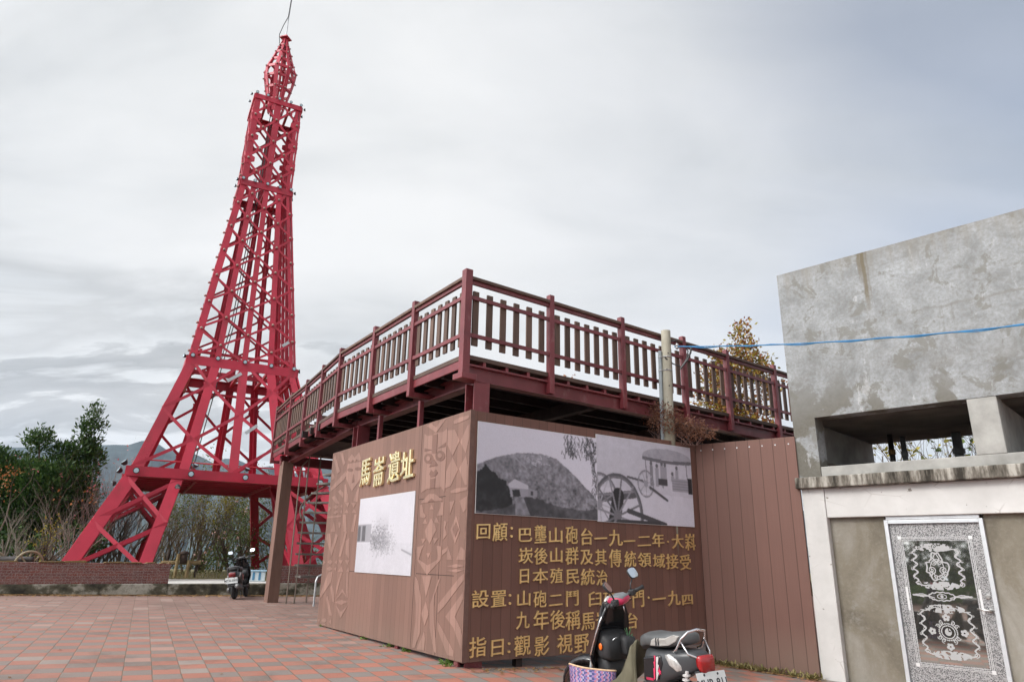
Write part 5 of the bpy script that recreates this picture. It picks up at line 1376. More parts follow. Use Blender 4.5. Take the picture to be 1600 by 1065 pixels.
    obj('pocket', G().loft([sring(0.16, 0.60, 0.07, 0.085, 0.5, yc=-0.085), sring(0.08, 0.58, 0.075, 0.085, 0.5, yc=-0.085), sring(0.06, 0.56, 0.06, 0.06, 0.6, yc=-0.085)]), M_matt, gb, WF, smooth=True, fixn=True)
    obj('inner_column', G().loft([sring(0.36, 0.64, 0.09, 0.06, 0.6), sring(0.30, 0.80, 0.085, 0.10, 0.6), sring(0.27, 0.92, 0.07, 0.05, 0.6)]).loft([sring(0.30, 0.42, 0.13, 0.12, 0.5), sring(0.20, 0.40, 0.13, 0.10, 0.5), sring(0.16, 0.36, 0.12, 0.05, 0.5)]), M_matt, t, WF, smooth=True, fixn=True)
    if near:
        a = []
        for k in range(21): q = 6.283 * k / 20; a.append((0.142 - 0.02 * math.sin(q), 0.045 + 0.032 * math.cos(q), 0.632 + 0.025 * math.sin(q)))
        obj('lock_ring', G().tube(a, 0.004, 6), M_chrome, gb, WF)
        obj('side_reflector', G().ball((0.205, 0.170, 0.585), 0.03, 12, 8, (0.75, 0.3, 1)), M_amber, gb, WF, smooth=True)
        g = G(); rk = random.Random(4)
        for _ in range(16): p = Vector((0.10, -0.085, 0.64)); q = p + Vector((rk.uniform(-.04, .02), rk.uniform(-.04, .04), rk.uniform(.0, .11))); g.bar(p, q, 0.006, 0.003)
        obj('key_tassel', g, simple('green_ribbon', (0.06, 0.16, 0.07), 0.6, var=0.6, scale=40), gb, WF)
    obj('footboard', G().box(-0.16, 0.36, -0.165, 0.165, 0.27, 0.315), M_matt, t, W0, bevel=0.015)
    # handlebar and cowl (steered)
    cw = obj('handlebar_cowl', G().loft([sring(0.42, 0.94, 0.05, 0.025, 0.7), sring(0.38, 0.95, 0.085, 0.040, 0.5), sring(0.30, 0.955, 0.10, 0.042, 0.5), sring(0.25, 0.955, 0.09, 0.032, 0.5), sring(0.235, 0.955, 0.07, 0.016, 0.6)]), M_pink if near else M_gloss, t, S, smooth=True, fixn=True)
    obj('dash', G().loft([sring(0.37, 0.985, 0.07, 0.016, 0.5), sring(0.30, 0.992, 0.085, 0.016, 0.5), sring(0.245, 0.978, 0.075, 0.012, 0.5)]), M_dgrey if not near else simple('grey_dash', (0.16, 0.17, 0.18), 0.4), cw, S, smooth=True, fixn=True)
    obj('headlight', G().ball((0.43, 0, 0.945), 0.06, 14, 8, (0.5, 1.2, 0.7)), M_clear, cw, S, smooth=True)
    obj('handlebar', G().tube([(0.22, 0.35, 0.985), (0.29, 0.14, 0.965), (0.29, -0.14, 0.965), (0.22, -0.35, 0.985)], 0.012, 8), M_metal, t, S, smooth=True)
    for s in (1, -1):
        obj('grip', G().tube([(0.25, s * 0.23, 0.975), (0.223, s * 0.34, 0.984), (0.218, s * 0.355, 0.985)], [0.018, 0.018, 0.021], 12), M_matt, t, S, smooth=True)
        obj('switch_box', G().box(0.235, 0.295, *sorted((s * 0.165, s * 0.225)), 0.945, 1.0), M_matt, t, S, bevel=0.01)
        obj('brake_lever', G().tube([(0.31, s * 0.17, 0.965), (0.315, s * 0.22, 0.965), (0.27, s * 0.34, 0.975)], 0.007, 6), M_matt if not near else M_metal, t, S)
        ms = obj('mirror_stem', G().tube([(0.27, s * 0.19, 0.99), (0.275, s * 0.21, 1.04), (0.27, s * 0.265, 1.09)], 0.007, 8), M_matt, t, S, smooth=True)
        fw_ = Vector((-1, -s * 0.25, 0.62)).normalized(); Wm = S @ Matrix.Translation((0.265, s * 0.285, 1.135)) @ fw_.to_track_quat('Z', 'Y').to_matrix().to_4x4()
        ring = lambda r1, r2, z: [(r1 * math.copysign(abs(math.cos(6.283 * k / 20)) ** .6, math.cos(6.283 * k / 20)), r2 * math.copysign(abs(math.sin(6.283 * k / 20)) ** .6, math.sin(6.283 * k / 20)), z) for k in range(20)]
        mh = obj('mirror_shell', G().loft([ring(.03, .03, -.035), ring(.055, .05, -.02), ring(.064, .055, 0.0)]), M_matt, ms, Wm, smooth=True, fixn=True)
        obj('mirror_glass', G().loft([ring(.058, .049, 0.0005), ring(.058, .049, 0.003)]), M_sky, mh, Wm)
    # rear body
    sec = [(-0.10, 0.46, 0.12, 0.16), (-0.16, 0.50, 0.155, 0.20), (-0.30, 0.53, 0.165, 0.17), (-0.50, 0.57, 0.165, 0.13), (-0.70, 0.605, 0.15, 0.105), (-0.86, 0.625, 0.115, 0.085), (-0.97, 0.63, 0.07, 0.055)]
    bd_ = obj('rear_body', G().loft([sring(x, zc, hw, hh, 0.55, 24) for x, zc, hw, hh in sec]), M_dgrey, t, WR, smooth=True, fixn=True)
    for s in (1, -1):
        sp2 = obj('side_panel', G().prism([(-0.15, 0.44), (-0.16, 0.62), (-0.46, 0.655), (-0.50, 0.60), (-0.42, 0.47)], s * 0.14, s * 0.172, lambda a, b, d: (a, d, b)), M_gloss, bd_, WR, bevel=0.012, fixn=True)
        if near and s == 1:
            for poly_, m_ in (([(-.335, .46), (-.355, .47), (-.385, .645), (-.36, .65), (-.365, .60), (-.345, .60), (-.355, .55), (-.335, .55)], M_decalp), ([(-.375, .46), (-.395, .64), (-.44, .645), (-.415, .585), (-.435, .58), (-.405, .53), (-.425, .52), (-.385, .46)], M_decalw), ([(-.47, .53), (-.445, .545), (-.44, .57), (-.43, .545), (-.405, .535), (-.43, .525), (-.43, .50), (-.445, .52), (-.465, .51), (-.455, .53)], M_decalp)):
                obj('decal', G().prism(poly_, 0.1722, 0.1735, lambda a, b, d: (a, d, b)), m_, sp2, WR, fixn=True)
            g = G()
            for k in range(9): x = -0.20 - k * 0.014; g.prism([(x, .452), (x - .003, .472), (x - .011, .472), (x - .009, .452)], 0.1722, 0.1733, lambda a, b, d: (a, d, b))
            obj('decal', g, M_decalp, sp2, WR, fixn=True)
        obj('turn_signal', G().loft([sring(-0.54, 0.655, 0.006, 0.012, .8, yc=s * .158), sring(-0.60, 0.63, 0.02, 0.045, .8, yc=s * .152), sring(-0.70, 0.595, 0.022, 0.048, .8, yc=s * .140), sring(-0.76, 0.58, 0.008, 0.02, .8, yc=s * .128)]), M_clear, bd_, WR, smooth=True, fixn=True)
    # seat
    ss_ = [(-0.04, 0.70, 0.10, 0.04), (-0.07, 0.735, 0.135, 0.06), (-0.16, 0.755, 0.145, 0.062), (-0.34, 0.755, 0.15, 0.058), (-0.48, 0.765, 0.15, 0.06), (-0.66, 0.785, 0.135, 0.058), (-0.76, 0.79, 0.11, 0.045), (-0.80, 0.785, 0.07, 0.025)]
    seat = obj('seat', G().loft([sring(x, zc, hw, hh, 0.6, 24) for x, zc, hw, hh in ss_]), M_vinyl, t, WR, smooth=True, fixn=True)
    if near:
        for s in (1, -1):
            obj('seat_band', G().prism([(-.27, .715), (-.30, .765), (-.36, .782), (-.53, .79), (-.66, .82), (-.74, .815), (-.69, .77), (-.58, .735), (-.45, .722)], s * 0.125, s * 0.153, lambda a, b, d: (a, math.copysign(float(np.interp(-a, [.16, .34, .48, .66, .76], [.145, .15, .15, .137, .115])) + (.007 if abs(d) > .14 else -.02), d), b)), M_vinylp, seat, WR, bevel=0.01, fixn=True)
            for xx in (-.375, -.415): obj('seat_stripe', G().prism([(xx, .72), (xx - .004, .782), (xx - .02, .785), (xx - .02, .72)], s * .150, s * .1585, lambda a, b, d: (a, d, b)), M_ink, seat, WR, fixn=True)
    if near:
        pts = [(-.66, .15, .70), (-.72, .152, .715), (-.80, .14, .80), (-.86, .10, .85), (-.87, 0, .865), (-.86, -.10, .85), (-.80, -.14, .80), (-.72, -.152, .715), (-.66, -.15, .70)]
        gr_ = obj('grab_rail', G().tube(pts, 0.011, 8), M_chrome, t, WR, smooth=True)
        obj('rail_loop', G().tube([(-.79, .14, .775), (-.88, .13, .69), (-.96, .06, .655), (-.975, 0, .65), (-.96, -.06, .655), (-.88, -.13, .69), (-.79, -.14, .775)], 0.009, 8), M_chrome, gr_, WR, smooth=True)
    else:
        gr_ = obj('grab_rail', G().tube([(-.60, .15, .72), (-.84, .15, .80), (-.90, .08, .815), (-.90, -.08, .815), (-.84, -.15, .80), (-.60, -.15, .72)], 0.016, 8), M_dgrey, t, WR, smooth=True)
        obj('rail_stay', G().tube([(-.86, .13, .805), (-.90, .12, .62)], 0.010, 6).tube([(-.86, -.13, .805), (-.90, -.12, .62)], 0.010, 6), M_dgrey, gr_, WR)
    obj('tail_light', G().loft([sring(-0.93, 0.635, 0.085, 0.045, 0.4), sring(-0.985, 0.62, 0.088, 0.062, 0.32), sring(-1.012, 0.605, 0.075, 0.05, 0.32)]), M_redlens if near else M_redl2, t, WR, smooth=True, fixn=True)
    mg = obj('rear_mudguard', G().prism([(-0.88, 0.56), (-0.96, 0.57), (-1.09, 0.36), (-1.06, 0.34)], -0.085, 0.085, lambda a, b, d: (a, d, b)), M_matt, t, WR, bevel=0.008, fixn=True)
    # plate on its tilted bracket
    nrm = Vector((-0.87, 0, 0.49)); upd = Vector((0.49, 0, 0.87)); ctr_ = Vector((-0.868, 0, 0.475)); yv = Vector((0, -1, 0))
    Wp = W0 @ Matrix(((yv.x, upd.x, nrm.x, ctr_.x), (yv.y, upd.y, nrm.y, ctr_.y), (yv.z, upd.z, nrm.z, ctr_.z), (0, 0, 0, 1)))
    plt_ = obj('number_plate', G().box(-0.15, 0.15, -0.075, 0.075, 0, 0.004), M_plate, mg, Wp, bevel=0.002)
    cu = bpy.data.curves.new('plate_text', 'FONT'); cu.body = plate_text; cu.size = 0.082; cu.align_x = 'CENTER'; cu.align_y = 'CENTER'; cu.extrude = 0.0006; cu.offset = 0.0016
    to = bpy.data.objects.new('plate_text', cu); col.objects.link(to); dg = bpy.context.evaluated_depsgraph_get(); me = bpy.data.meshes.new_from_object(to.evaluated_get(dg)); bpy.data.objects.remove(to); me.materials.clear(); me.materials.append(M_ink)
    obj('plate_characters', me, None, plt_, Wp @ Matrix.Translation((0, -0.008, 0.0047)))
    obj('bolts', G().lathe([(0.009, 0.004), (0.009, 0.007)], 8, (-0.07, 0.055, 0)).lathe([(0.009, 0.004), (0.009, 0.007)], 8, (0.07, 0.055, 0)), M_ink, plt_, Wp)
    # engine, shock, exhaust, stand
    obj('engine_case', G().loft([sring(-0.18, 0.27, 0.035, 0.06, .6, yc=.11), sring(-0.25, 0.265, 0.05, 0.085, .6, yc=.12), sring(-0.55, 0.25, 0.05, 0.075, .6, yc=.12), sring(-0.70, 0.24, 0.045, 0.065, .6, yc=.11), sring(-0.74, 0.24, 0.02, 0.03, .6, yc=.11)]), M_metal, t, W0, smooth=True, fixn=True)
    obj('engine_block', G().box(-0.42, -0.14, -0.10, 0.07, 0.22, 0.40), M_metal, t, W0, bevel=0.02)
    g = G().tube([(-0.66, .125, .27), (-0.72, .125, .55)], 0.014, 8)
    for k in range(7): f = k / 6; g.lathe([(0.012, -0.006), (0.032, -0.006), (0.032, 0.006), (0.012, 0.006)], 12, (-0.672 - .04 * f, .125, .33 + .19 * f))
    obj('shock_absorber', g, M_decalw if near else M_metal, t, W0)
    ex = obj('exhaust', G().tube([(-0.22, -.10, .24), (-0.40, -.15, .21), (-.52, -.17, .25), (-.98, -.17, .33)], [.018, .022, .055, .062], 14), M_metal, t, W0, smooth=True)
    obj('heat_shield', G().prism([(-.58, .30), (-.60, .345), (-.92, .39), (-.90, .345)], -.225, -.232, lambda a, b, d: (a, d, b)), M_dgrey, ex, W0, fixn=True)
    g = G()
    for s in (1, -1): g.tube([(0.16, s * .16, 1.03), (0.26, s * .12, 1.00), (0.32, s * .06, 0.93), (0.36, 0, 0.80)], 0.006, 5)
    obj('control_cable', g, M_matt, t, W0)
    obj('stand', G().tube([(-0.30, .09, .22), (-0.34, .17, 0.015)], 0.011, 6).tube([(-0.30, -.09, .22), (-0.36, -.12, 0.02)], 0.011, 6), M_metal, t, W0)
    return t


scooter('black scooter with crimson handlebar cowl and pale seat band parked beside the inscription wall', (1.175, 6.70, gz(1.1) - 0.0), R(124), R(-2.5), R(24), 'near', 'MUR-811', 'parked scooters')
scooter('small black scooter seen from behind beside the brown post and low kerb', (-7.26, 19.80, gz(-7.2)), R(97), R(-7), R(6), 'far', 'MTA-0958', 'parked scooters')

# woven bag with a bound rim
t = thing('woven_bag', 'woven plastic bag in blue, violet and pink standing before the near scooter', 'bag', (0.79, 6.84, gz(0.7)), R(-12))
cols_ = [simple('weave_navy', (0.035, 0.045, 0.16), 0.45), simple('weave_violet', (0.20, 0.13, 0.32), 0.45), simple('weave_pink', (0.40, 0.14, 0.18), 0.45), simple('weave_lilac', (0.30, 0.26, 0.40), 0.45)]
g = G(); nu, nv = 96, 44


def bagp(u, v, inner=0):
    a = 6.283 * u; v2 = v; rx = (0.215 - 0.006 * math.sin(v * 3) - 0.02 * (1 - v)) - inner; ry = (0.105 + 0.035 * (1 - v) - 0.045 * v * v) - inner
    e = 0.8; c, s = math.cos(a), math.sin(a); x = rx * math.copysign(abs(c) ** e, c); y = ry * math.copysign(abs(s) ** e, s)
    return (x, y, 0.005 + 0.405 * v + v * (0.018 * (c * c) - 0.012 * s - 0.02 * c))


V_ = {}
for inner in (0, 0.006):
    k0 = len(g.v)
    for j in range(nv + 1):
        for i in range(nu):
            p = Vector(bagp(i / nu, j / nv, inner)); r_ = 0.0016 * (1 if (i + (j // 1)) % 2 else -1); p.x *= 1 + r_ * 4; p.y *= 1 + r_ * 4; g.v.append(tuple(p))
    for j in range(nv):
        for i in range(nu):
            a, b = k0 + j * nu + i, k0 + j * nu + (i + 1) % nu; g.f.append((a, b, b + nu, a + nu) if not inner else (b, a, a + nu, b + nu))
            zz_ = (i + (1 if j % 4 in (1, 2) else 0)) % 4
            g.mi.append([0, 1, 2, 3][zz_] if (j * 3 + i) % 9 else 0)
g.m = 1; g.face([bagp(i / nu, 0) for i in range(nu)])
obj('bag_body', g, cols_, t)
obj('bound_rim', G().tube([bagp(i / 48, 1.0, 0.003) for i in range(49)], 0.008, 7, False), simple('straw_binding', (0.62, 0.42, 0.26), 0.6, var=0.25, scale=30), t, smooth=True)

# olive canvas hanging over the footboard
M_canvas = simple('olive_canvas', (0.105, 0.095, 0.06), 0.85, var=0.25, scale=4, bump=0.4, bscale=150)
t = thing('canvas_sheet', 'olive canvas sheet draped over the footboard of the near scooter', 'canvas', (1.165, 6.76, gz(1.1)), rot=Matrix.Rotation(R(124), 4, 'Z') @ Matrix.Rotation(R(-2.5), 4, 'X') @ Matrix.Translation((-0.07, 0, 0)))
g = G(); nu, nv = 26, 22; top = [(-0.13, 0.12, 0.73), (-0.10, 0.165, 0.68), (-0.03, 0.185, 0.54), (0.04, 0.19, 0.43), (0.14, 0.185, 0.36), (0.30, 0.17, 0.33)]
for j in range(nv + 1):
    for i in range(nu + 1):
        f = i / nu * (len(top) - 1); k = min(int(f), len(top) - 2); p = Vector(top[k]).lerp(Vector(top[k + 1]), f - k); v = j / nv
        z = p.z * (1 - v) + 0.05 * v; fold = 0.022 * math.sin(i * 0.85 + v * 1.2) * v + 0.012 * math.sin(i * 1.9 + 2) * v
        g.v.append((p.x - 0.02 * v + 0.012 * math.sin(v * 7 + i * .4), p.y + 0.055 * v ** 0.7 + fold, z + 0.006 * math.sin(i * 1.3)))
for j in range(nv):
    for i in range(nu): a = j * (nu + 1) + i; g.f.append((a, a + nu + 1, a + nu + 2, a + 1)); g.mi.append(0)
k0 = len(g.v)                                                        # part lying across the board
for j in range(5):
    for i in range(nu + 1):
        f = i / nu * (len(top) - 1); k = min(int(f), len(top) - 2); p = Vector(top[k]).lerp(Vector(top[k + 1]), f - k); v = j / 4
        g.v.append((p.x, p.y * (1 - v) - 0.12 * v, p.z - (0.05 * math.sin(v * 3.1) if j else 0)))
for j in range(4):
    for i in range(nu): a = k0 + j * (nu + 1) + i; g.f.append((a, a + 1, a + nu + 2, a + nu + 1)); g.mi.append(0)
o = obj('canvas', g, M_canvas, t, smooth=True); m = o.modifiers.new('thickness', 'SOLIDIFY'); m.thickness = 0.004

# ================================================================== PLANTS AND SMALL THINGS ON THE TERRACE
def at(bearing, D, z=0.0): return Vector((D * math.sin(R(bearing)), D * math.cos(R(bearing)), z))


def px(x): return math.degrees(math.atan((x - 800) / 1119.0))      # bearings noted from the survey of the site


def rightvec(p): d = Vector((p.x, p.y, 0)).normalized(); return Vector((d.y, -d.x, 0)), d


def blobs_leaves(g, rr, base, blobs, dens, s0, s1, up=0.0, aspect=0.5, clump=10, cs=0.16, outb=0.5):
    """leaf quads in small clumps spread through ellipsoidal blobs (lateral, depth, z, radius, z-radius)"""
    rv, dv = rightvec(base)
    for (l, d, z, r_, rz) in blobs:
        c = Vector((base.x, base.y, 0)) + rv * l + dv * d + Vector((0, 0, z)); n = int(dens * (r_ * r_ * rz) ** 0.7)
        for _ in range(max(4, n)):
            while True:
                q = Vector((rr.uniform(-1, 1), rr.uniform(-1, 1), rr.uniform(-1, 1)))
                if q.length <= 1: break
            q = q * (0.55 + 0.45 * q.length) ; q.x *= r_; q.y *= r_; q.z *= rz; cc = c + q
            out = q.normalized() if q.length > 1e-3 else Vector((0, 0, 1))
            for _k in range(clump):
                p = cc + Vector((rr.gauss(0, cs), rr.gauss(0, cs), rr.gauss(0, cs * 0.8)))
                a = (Vector((rr.uniform(-1, 1), rr.uniform(-1, 1), rr.uniform(-1, 1))) + out * outb + Vector((0, 0, up))).normalized()
                b = a.cross(Vector((rr.uniform(-1, 1), rr.uniform(-1, 1), rr.uniform(-1, 1)))).normalized(); s = rr.uniform(s0, s1)
                g.face([p, p + a * s * 0.5 + b * s * aspect * 0.5, p + a * s, p + a * s * 0.5 - b * s * aspect * 0.5])


def grow(g, rr, p, d, L, r_, depth, spread=0.5, kids=(2, 4), tips=None, up=0.15, nseg=4, shrink=0.62):
    pts, rs = [p.copy()], [r_]; q = p.copy(); dd = d.copy()
    for k in range(nseg):
        dd = (dd + Vector((rr.gauss(0, .16), rr.gauss(0, .16), rr.gauss(0, .08) + up * 0.3))).normalized(); q = q + dd * L / nseg; pts.append(q.copy()); rs.append(r_ * (1 - 0.5 * (k + 1) / nseg))
    g.tube(pts, rs, 4 if r_ < 0.02 else 6, False)
    if depth == 0:
        if tips is not None: tips += pts[2:]
        return
    for _ in range(rr.randint(*kids)):
        k = rr.randint(1, nseg); a = rr.uniform(0, 6.283); side = Vector((math.cos(a), math.sin(a), rr.uniform(-.1, .5)))
        nd = (dd * (1 - spread) + side * spread + Vector((0, 0, up))).normalized(); grow(g, rr, pts[k], nd, L * shrink * rr.uniform(.75, 1.2), rs[k] * 0.62, depth - 1, spread, kids, tips, up, nseg, shrink)


M_barkg = simple('pale_grey_bark', (0.19, 0.165, 0.135), 0.9, var=0.3, scale=6)
M_barko = simple('ochre_bark', (0.17, 0.125, 0.075), 0.9, var=0.35, scale=6)
M_barkb = simple('brown_bark', (0.085, 0.06, 0.045), 0.9, var=0.3, scale=6)
M_twigr = simple('reddish_twigs', (0.20, 0.125, 0.11), 0.9, var=0.25)
L_dark = leafmat('evergreen_leaves', [(0.010, 0.028, 0.006), (0.022, 0.058, 0.012), (0.042, 0.092, 0.018), (0.075, 0.125, 0.028)], 0.8)
L_mid = leafmat('shrub_leaves', [(0.03, 0.06, 0.012), (0.065, 0.11, 0.025), (0.12, 0.155, 0.04), (0.17, 0.17, 0.05)], 1.0)
L_yel = leafmat('yellowing_leaves', [(0.14, 0.12, 0.02), (0.26, 0.22, 0.03), (0.35, 0.30, 0.05)], 1.2)
L_aut = leafmat('autumn_leaves', [(0.10, 0.11, 0.02), (0.22, 0.19, 0.03), (0.32, 0.20, 0.04), (0.24, 0.09, 0.035), (0.17, 0.05, 0.025)], 0.6)
L_org = leafmat('orange_leaves', [(0.22, 0.07, 0.025), (0.35, 0.14, 0.045), (0.28, 0.09, 0.03)], 1.5)
L_pink = leafmat('pink_blossom', [(0.45, 0.10, 0.14), (0.6, 0.25, 0.22)], 1.5)
L_dry = leafmat('dry_vine_leaves', [(0.09, 0.035, 0.022), (0.17, 0.075, 0.045), (0.24, 0.12, 0.075)], 2.0)

# the big evergreen at the left
base = at(px(58), 31, TZ); rr = random.Random(3)
t = thing('evergreen_tree', 'tall dense dark evergreen tree with two peaks at the left of the tower', 'tree', base)
bl = [(0, 0, 3.3, 1.4, 1.2), (-1.0, .3, 3.5, 1.0, 1.1), (.7, 0, 3.5, .95, 1.1), (.80, 0, 4.9, .42, .55), (1.25, 0, 5.2, .2, .3), (.92, 0, 5.6, .26, .4), (1.2, 0, 5.85, .18, .22), (.78, 0, 6.0, .13, .2), (1.02, 0, 6.3, .17, .32), (1.0, 0, 6.65, .08, .16), (-.55, 0, 5.05, .34, .36), (-.75, 0, 5.35, .16, .2), (-.40, 0, 5.45, .15, .22), (.12, 0, 4.85, .26, .32), (-1.8, .4, 3.1, 1.1, 1.3), (.55, .3, 2.6, 1.0, 1.1), (-.6, .2, 2.2, 1.3, 1.0), (1.35, 0, 4.65, .3, .5), (-1.6, .3, 4.3, .5, .5), (1.1, .2, 2.9, .6, .9), (-2.4, .6, 2.3, 1.2, 1.2)]
g = G(); blobs_leaves(g, rr, base, bl, 430, 0.10, 0.21, up=0.75, aspect=0.38, clump=12, cs=0.13, outb=0.9); obj('crown', g, L_dark, t, Matrix())
g = G(); grow(g, rr, base.copy(), Vector((0.02, 0, 1)), 2.6, 0.13, 1, 0.5, (4, 6)); rv, dv = rightvec(base)
for l, z in ((.85, 6.1), (-.55, 5.4)): g.tube([base + Vector((0, 0, 2.6)), base + rv * l * .7 + Vector((0, 0, 3.8)), base + rv * l + Vector((0, 0, z - TZ - .2))], [.06, .04, .012], 6)
obj('trunk', g, M_barkb, t, Matrix())

# bare and nearly bare shrubs along the terrace edge
shr = [(22, 26.2, 2.3, 'pale leafless shrub behind the old cannon', M_barkg), (62, 26.5, 2.5, 'pale forked leafless shrub in front of the dark evergreen', M_barkg), (96, 26.8, 2.4, 'grey leafless shrub just left of the tower leg', M_barkg),
       (118, 28.3, 3.0, 'reddish leafless shrub between the evergreen and the tower', M_twigr), (138, 29.5, 3.9, 'tall twiggy leafless tree to the right of the evergreen', M_twigr), (166, 30.6, 4.4, 'tall wispy leafless tree leaning behind the left tower leg', M_barkg), (196, 31.6, 4.6, 'tallest bare grey tree behind the left tower leg', M_barkg),
       (236, 33.6, 3.4, 'bare shrub in the gap of the left tower leg', M_barkg), (268, 34.2, 3.6, 'bare grey tree right of the left tower leg', M_barkg), (300, 34.6, 4.3, 'bare spreading tree under the left half of the tower platform', M_barkg), (326, 35.2, 4.8, 'tallest bare tree under the tower platform', M_barkg), (352, 35.4, 4.2, 'bare tree with thin upright boughs under the tower platform', M_barkg), (384, 36, 4.0, 'bare tree beside the rear tower leg', M_barkg), (432, 36, 3.6, 'bare tree half hidden by the brown post', M_twigr)]
for i, (x, D, h, lab, m_) in enumerate(shr):
    base = at(px(x), D, TZ - 0.05); rr = random.Random(40 + i); t = thing('bare_tree', lab, 'tree', base, group='bare trees along the terrace edge'); g = G(); tips = []
    for k in range(9 if i > 4 else 6 if i > 2 else 4):
        a = rr.uniform(0, 6.28); o_ = Vector((math.cos(a), math.sin(a), 0)); grow(g, rr, base + o_ * 0.1, (o_ * rr.uniform(.15, .5) + Vector((0.1, 0, 1))).normalized(), h * 0.52, 0.035 if m_ is M_barkg else 0.028, 3, 0.42, (2, 4), tips, 0.22, 4, 0.66)
    obj('branches', g, M_barko if i >= 8 else m_, t, Matrix())
    if i in (3, 4, 8, 9, 10, 11, 12) :
        lg = G(); rr.shuffle(tips)
        for p in tips[:[0, 0, 0, 30, 50, 0, 0, 0, 420, 800, 800, 700, 800][i]]:
            for _ in range(2):
                q = p + Vector((rr.gauss(0, .08), rr.gauss(0, .08), rr.gauss(0, .08))); a = Vector((rr.uniform(-1, 1), rr.uniform(-1, 1), rr.uniform(-1, 1))).normalized(); b = a.cross(Vector((0, .3, 1))).normalized(); s = rr.uniform(.06, .14); lg.face([q, q + a * s * .5 + b * s * .3, q + a * s, q + a * s * .5 - b * s * .3])
        obj('leaves', lg, L_pink if i == 4 else (L_org if i == 3 else L_yel if i % 2 else L_mid), t, Matrix())


def shrub(lab, base, bl, dens, mat, s0, s1, stems=5, h=1.2, name='shrub', seed=1, extra=None, bark=None, clump=9, cs=.12, group=None):
    rr = random.Random(seed); t = thing(name, lab, 'shrub' if name == 'shrub' else 'tree', base, group=group); g = G(); blobs_leaves(g, rr, base, bl, dens, s0, s1, 0.2, 0.55, clump, cs); obj('foliage' if name == 'shrub' else 'crown', g, mat, t, Matrix())
    g = G()
    for k in range(stems):
        a = rr.uniform(0, 6.28); o_ = Vector((math.cos(a), math.sin(a), 0)); grow(g, rr, base + o_ * .05 - Vector((0, 0, .05)), (o_ * .4 + Vector((0, 0, 1))).normalized(), h * .6, .02 + .01 * h, 2, .45, (2, 4), None, .2)
    obj('stems' if name == 'shrub' else 'trunk', g, bark or M_barkb, t, Matrix())
    if extra:
        g = G(); blobs_leaves(g, rr, base, bl, extra[1], extra[2], extra[3], .2, .9, 4, .05); obj('flowers', g, extra[0], t, Matrix())
    return t


L_flo = leafmat('pale_pink_flowers', [(0.65, 0.36, 0.28), (0.75, 0.52, 0.45)], 2)
shrub('leafy green shrub dotted with pale pink flowers beside the rear tower leg', at(px(372), 32.5, TZ), [(0, 0, 1.6, 1.0, 1.1), (.5, .2, 2.6, .7, .9), (-.8, 0, 1.0, .8, .6), (1.0, 0, 1.6, .8, 1.0), (.2, 0, 3.2, .4, .5)], 85, L_mid, .06, .13, 7, 2.6, seed=7, extra=(L_flo, 13, .05, .10))
shrub('low green shrub under the tower behind the log rack', at(px(318), 33.5, TZ), [(0, 0, .9, .7, .5), (-.9, 0, .8, .6, .4), (.6, 0, 1.2, .7, .7), (1.2, .3, 1.9, .6, .7), (-1.8, .2, .7, .6, .4)], 85, L_mid, .05, .11, 5, 1.2, seed=8)
shrub('yellow leaved bush in front of the evergreen', at(px(72), 26.0, TZ), [(0, 0, 1.45, .36, .55), (.15, 0, 2.0, .28, .35), (-.1, 0, .9, .35, .35)], 150, L_yel, .05, .10, 6, 1.7, seed=9, clump=6)
shrub('dark green undergrowth bush beneath the evergreen', at(px(35), 28.6, TZ), [(0, 0, 1.0, 1.1, .9), (1.2, .2, .8, .9, .8), (-1.2, .1, 1.2, 1.0, 1.0), (1.9, .6, 1.5, .7, .9)], 150, L_dark, .08, .18, 5, 1.2, seed=10)
shrub('green bush seen through the stair rods behind the right tower leg', at(px(470), 33.5, TZ), [(0, 0, 1.2, 1.0, .9), (1.0, 0, 1.5, .9, 1.0), (-.9, 0, 1.0, .9, .8), (2.0, .2, 1.2, 1.0, .9)], 60, L_mid, .06, .13, 6, 1.8, seed=11)
shrub('slender tree with orange autumn leaves at the left edge of the evergreen', at(px(-14), 26.4, TZ), [(0, 0, 3.3, .4, .35), (.3, 0, 3.6, .22, .18), (-.4, 0, 3.5, .5, .4), (.1, 0, 2.9, .25, .25)], 80, L_org, .05, .10, 1, 4.6, name='maple_tree', seed=12, clump=6)
shrub('autumn tree with olive and russet leaves rising behind the deck railing by the concrete building', at(19.47, 21, -0.3), [(-.35, 0, 6.75, .62, .5), (.25, 0, 6.8, .5, .55), (.05, 0, 7.45, .4, .4), (.02, 0, 8.0, .2, .25), (.15, 0, 8.3, .1, .12), (-.7, 0, 7.3, .26, .3), (.62, 0, 6.2, .3, .4), (-.5, .2, 5.9, .5, .3), (.1, .2, 5.6, .3, .3), (.5, 0, 5.2, .3, .3), (-.4, 0, 5.0, .3, .3), (0, 0, 4.5, .3, .3)], 520, L_aut, .08, .15, 2, 5.6, name='autumn_tree', seed=13, clump=7, cs=.11)
shrub('smaller autumn tree left of the larger one behind the deck railing', at(17.3, 21.4, -0.3), [(0, 0, 6.7, .50, .35), (-.3, 0, 6.1, .45, .4), (.35, 0, 5.6, .6, .5), (-.5, .0, 5.0, .6, .5), (.25, 0, 7.2, .15, .2)], 420, L_aut, .08, .15, 1, 5.2, name='autumn_tree', seed=14, clump=7, cs=.12)
shrub('low orange leaved sapling showing above the deck floor behind the pickets', at(5.0, 20.2, 0), [(0, 0, 5.75, .42, .35), (-.45, 0, 5.6, .3, .35), (.5, 0, 5.55, .3, .2), (.05, 0, 6.4, .16, .4)], 110, L_org, .05, .10, 2, 6.2, name='sapling', seed=15, clump=6)
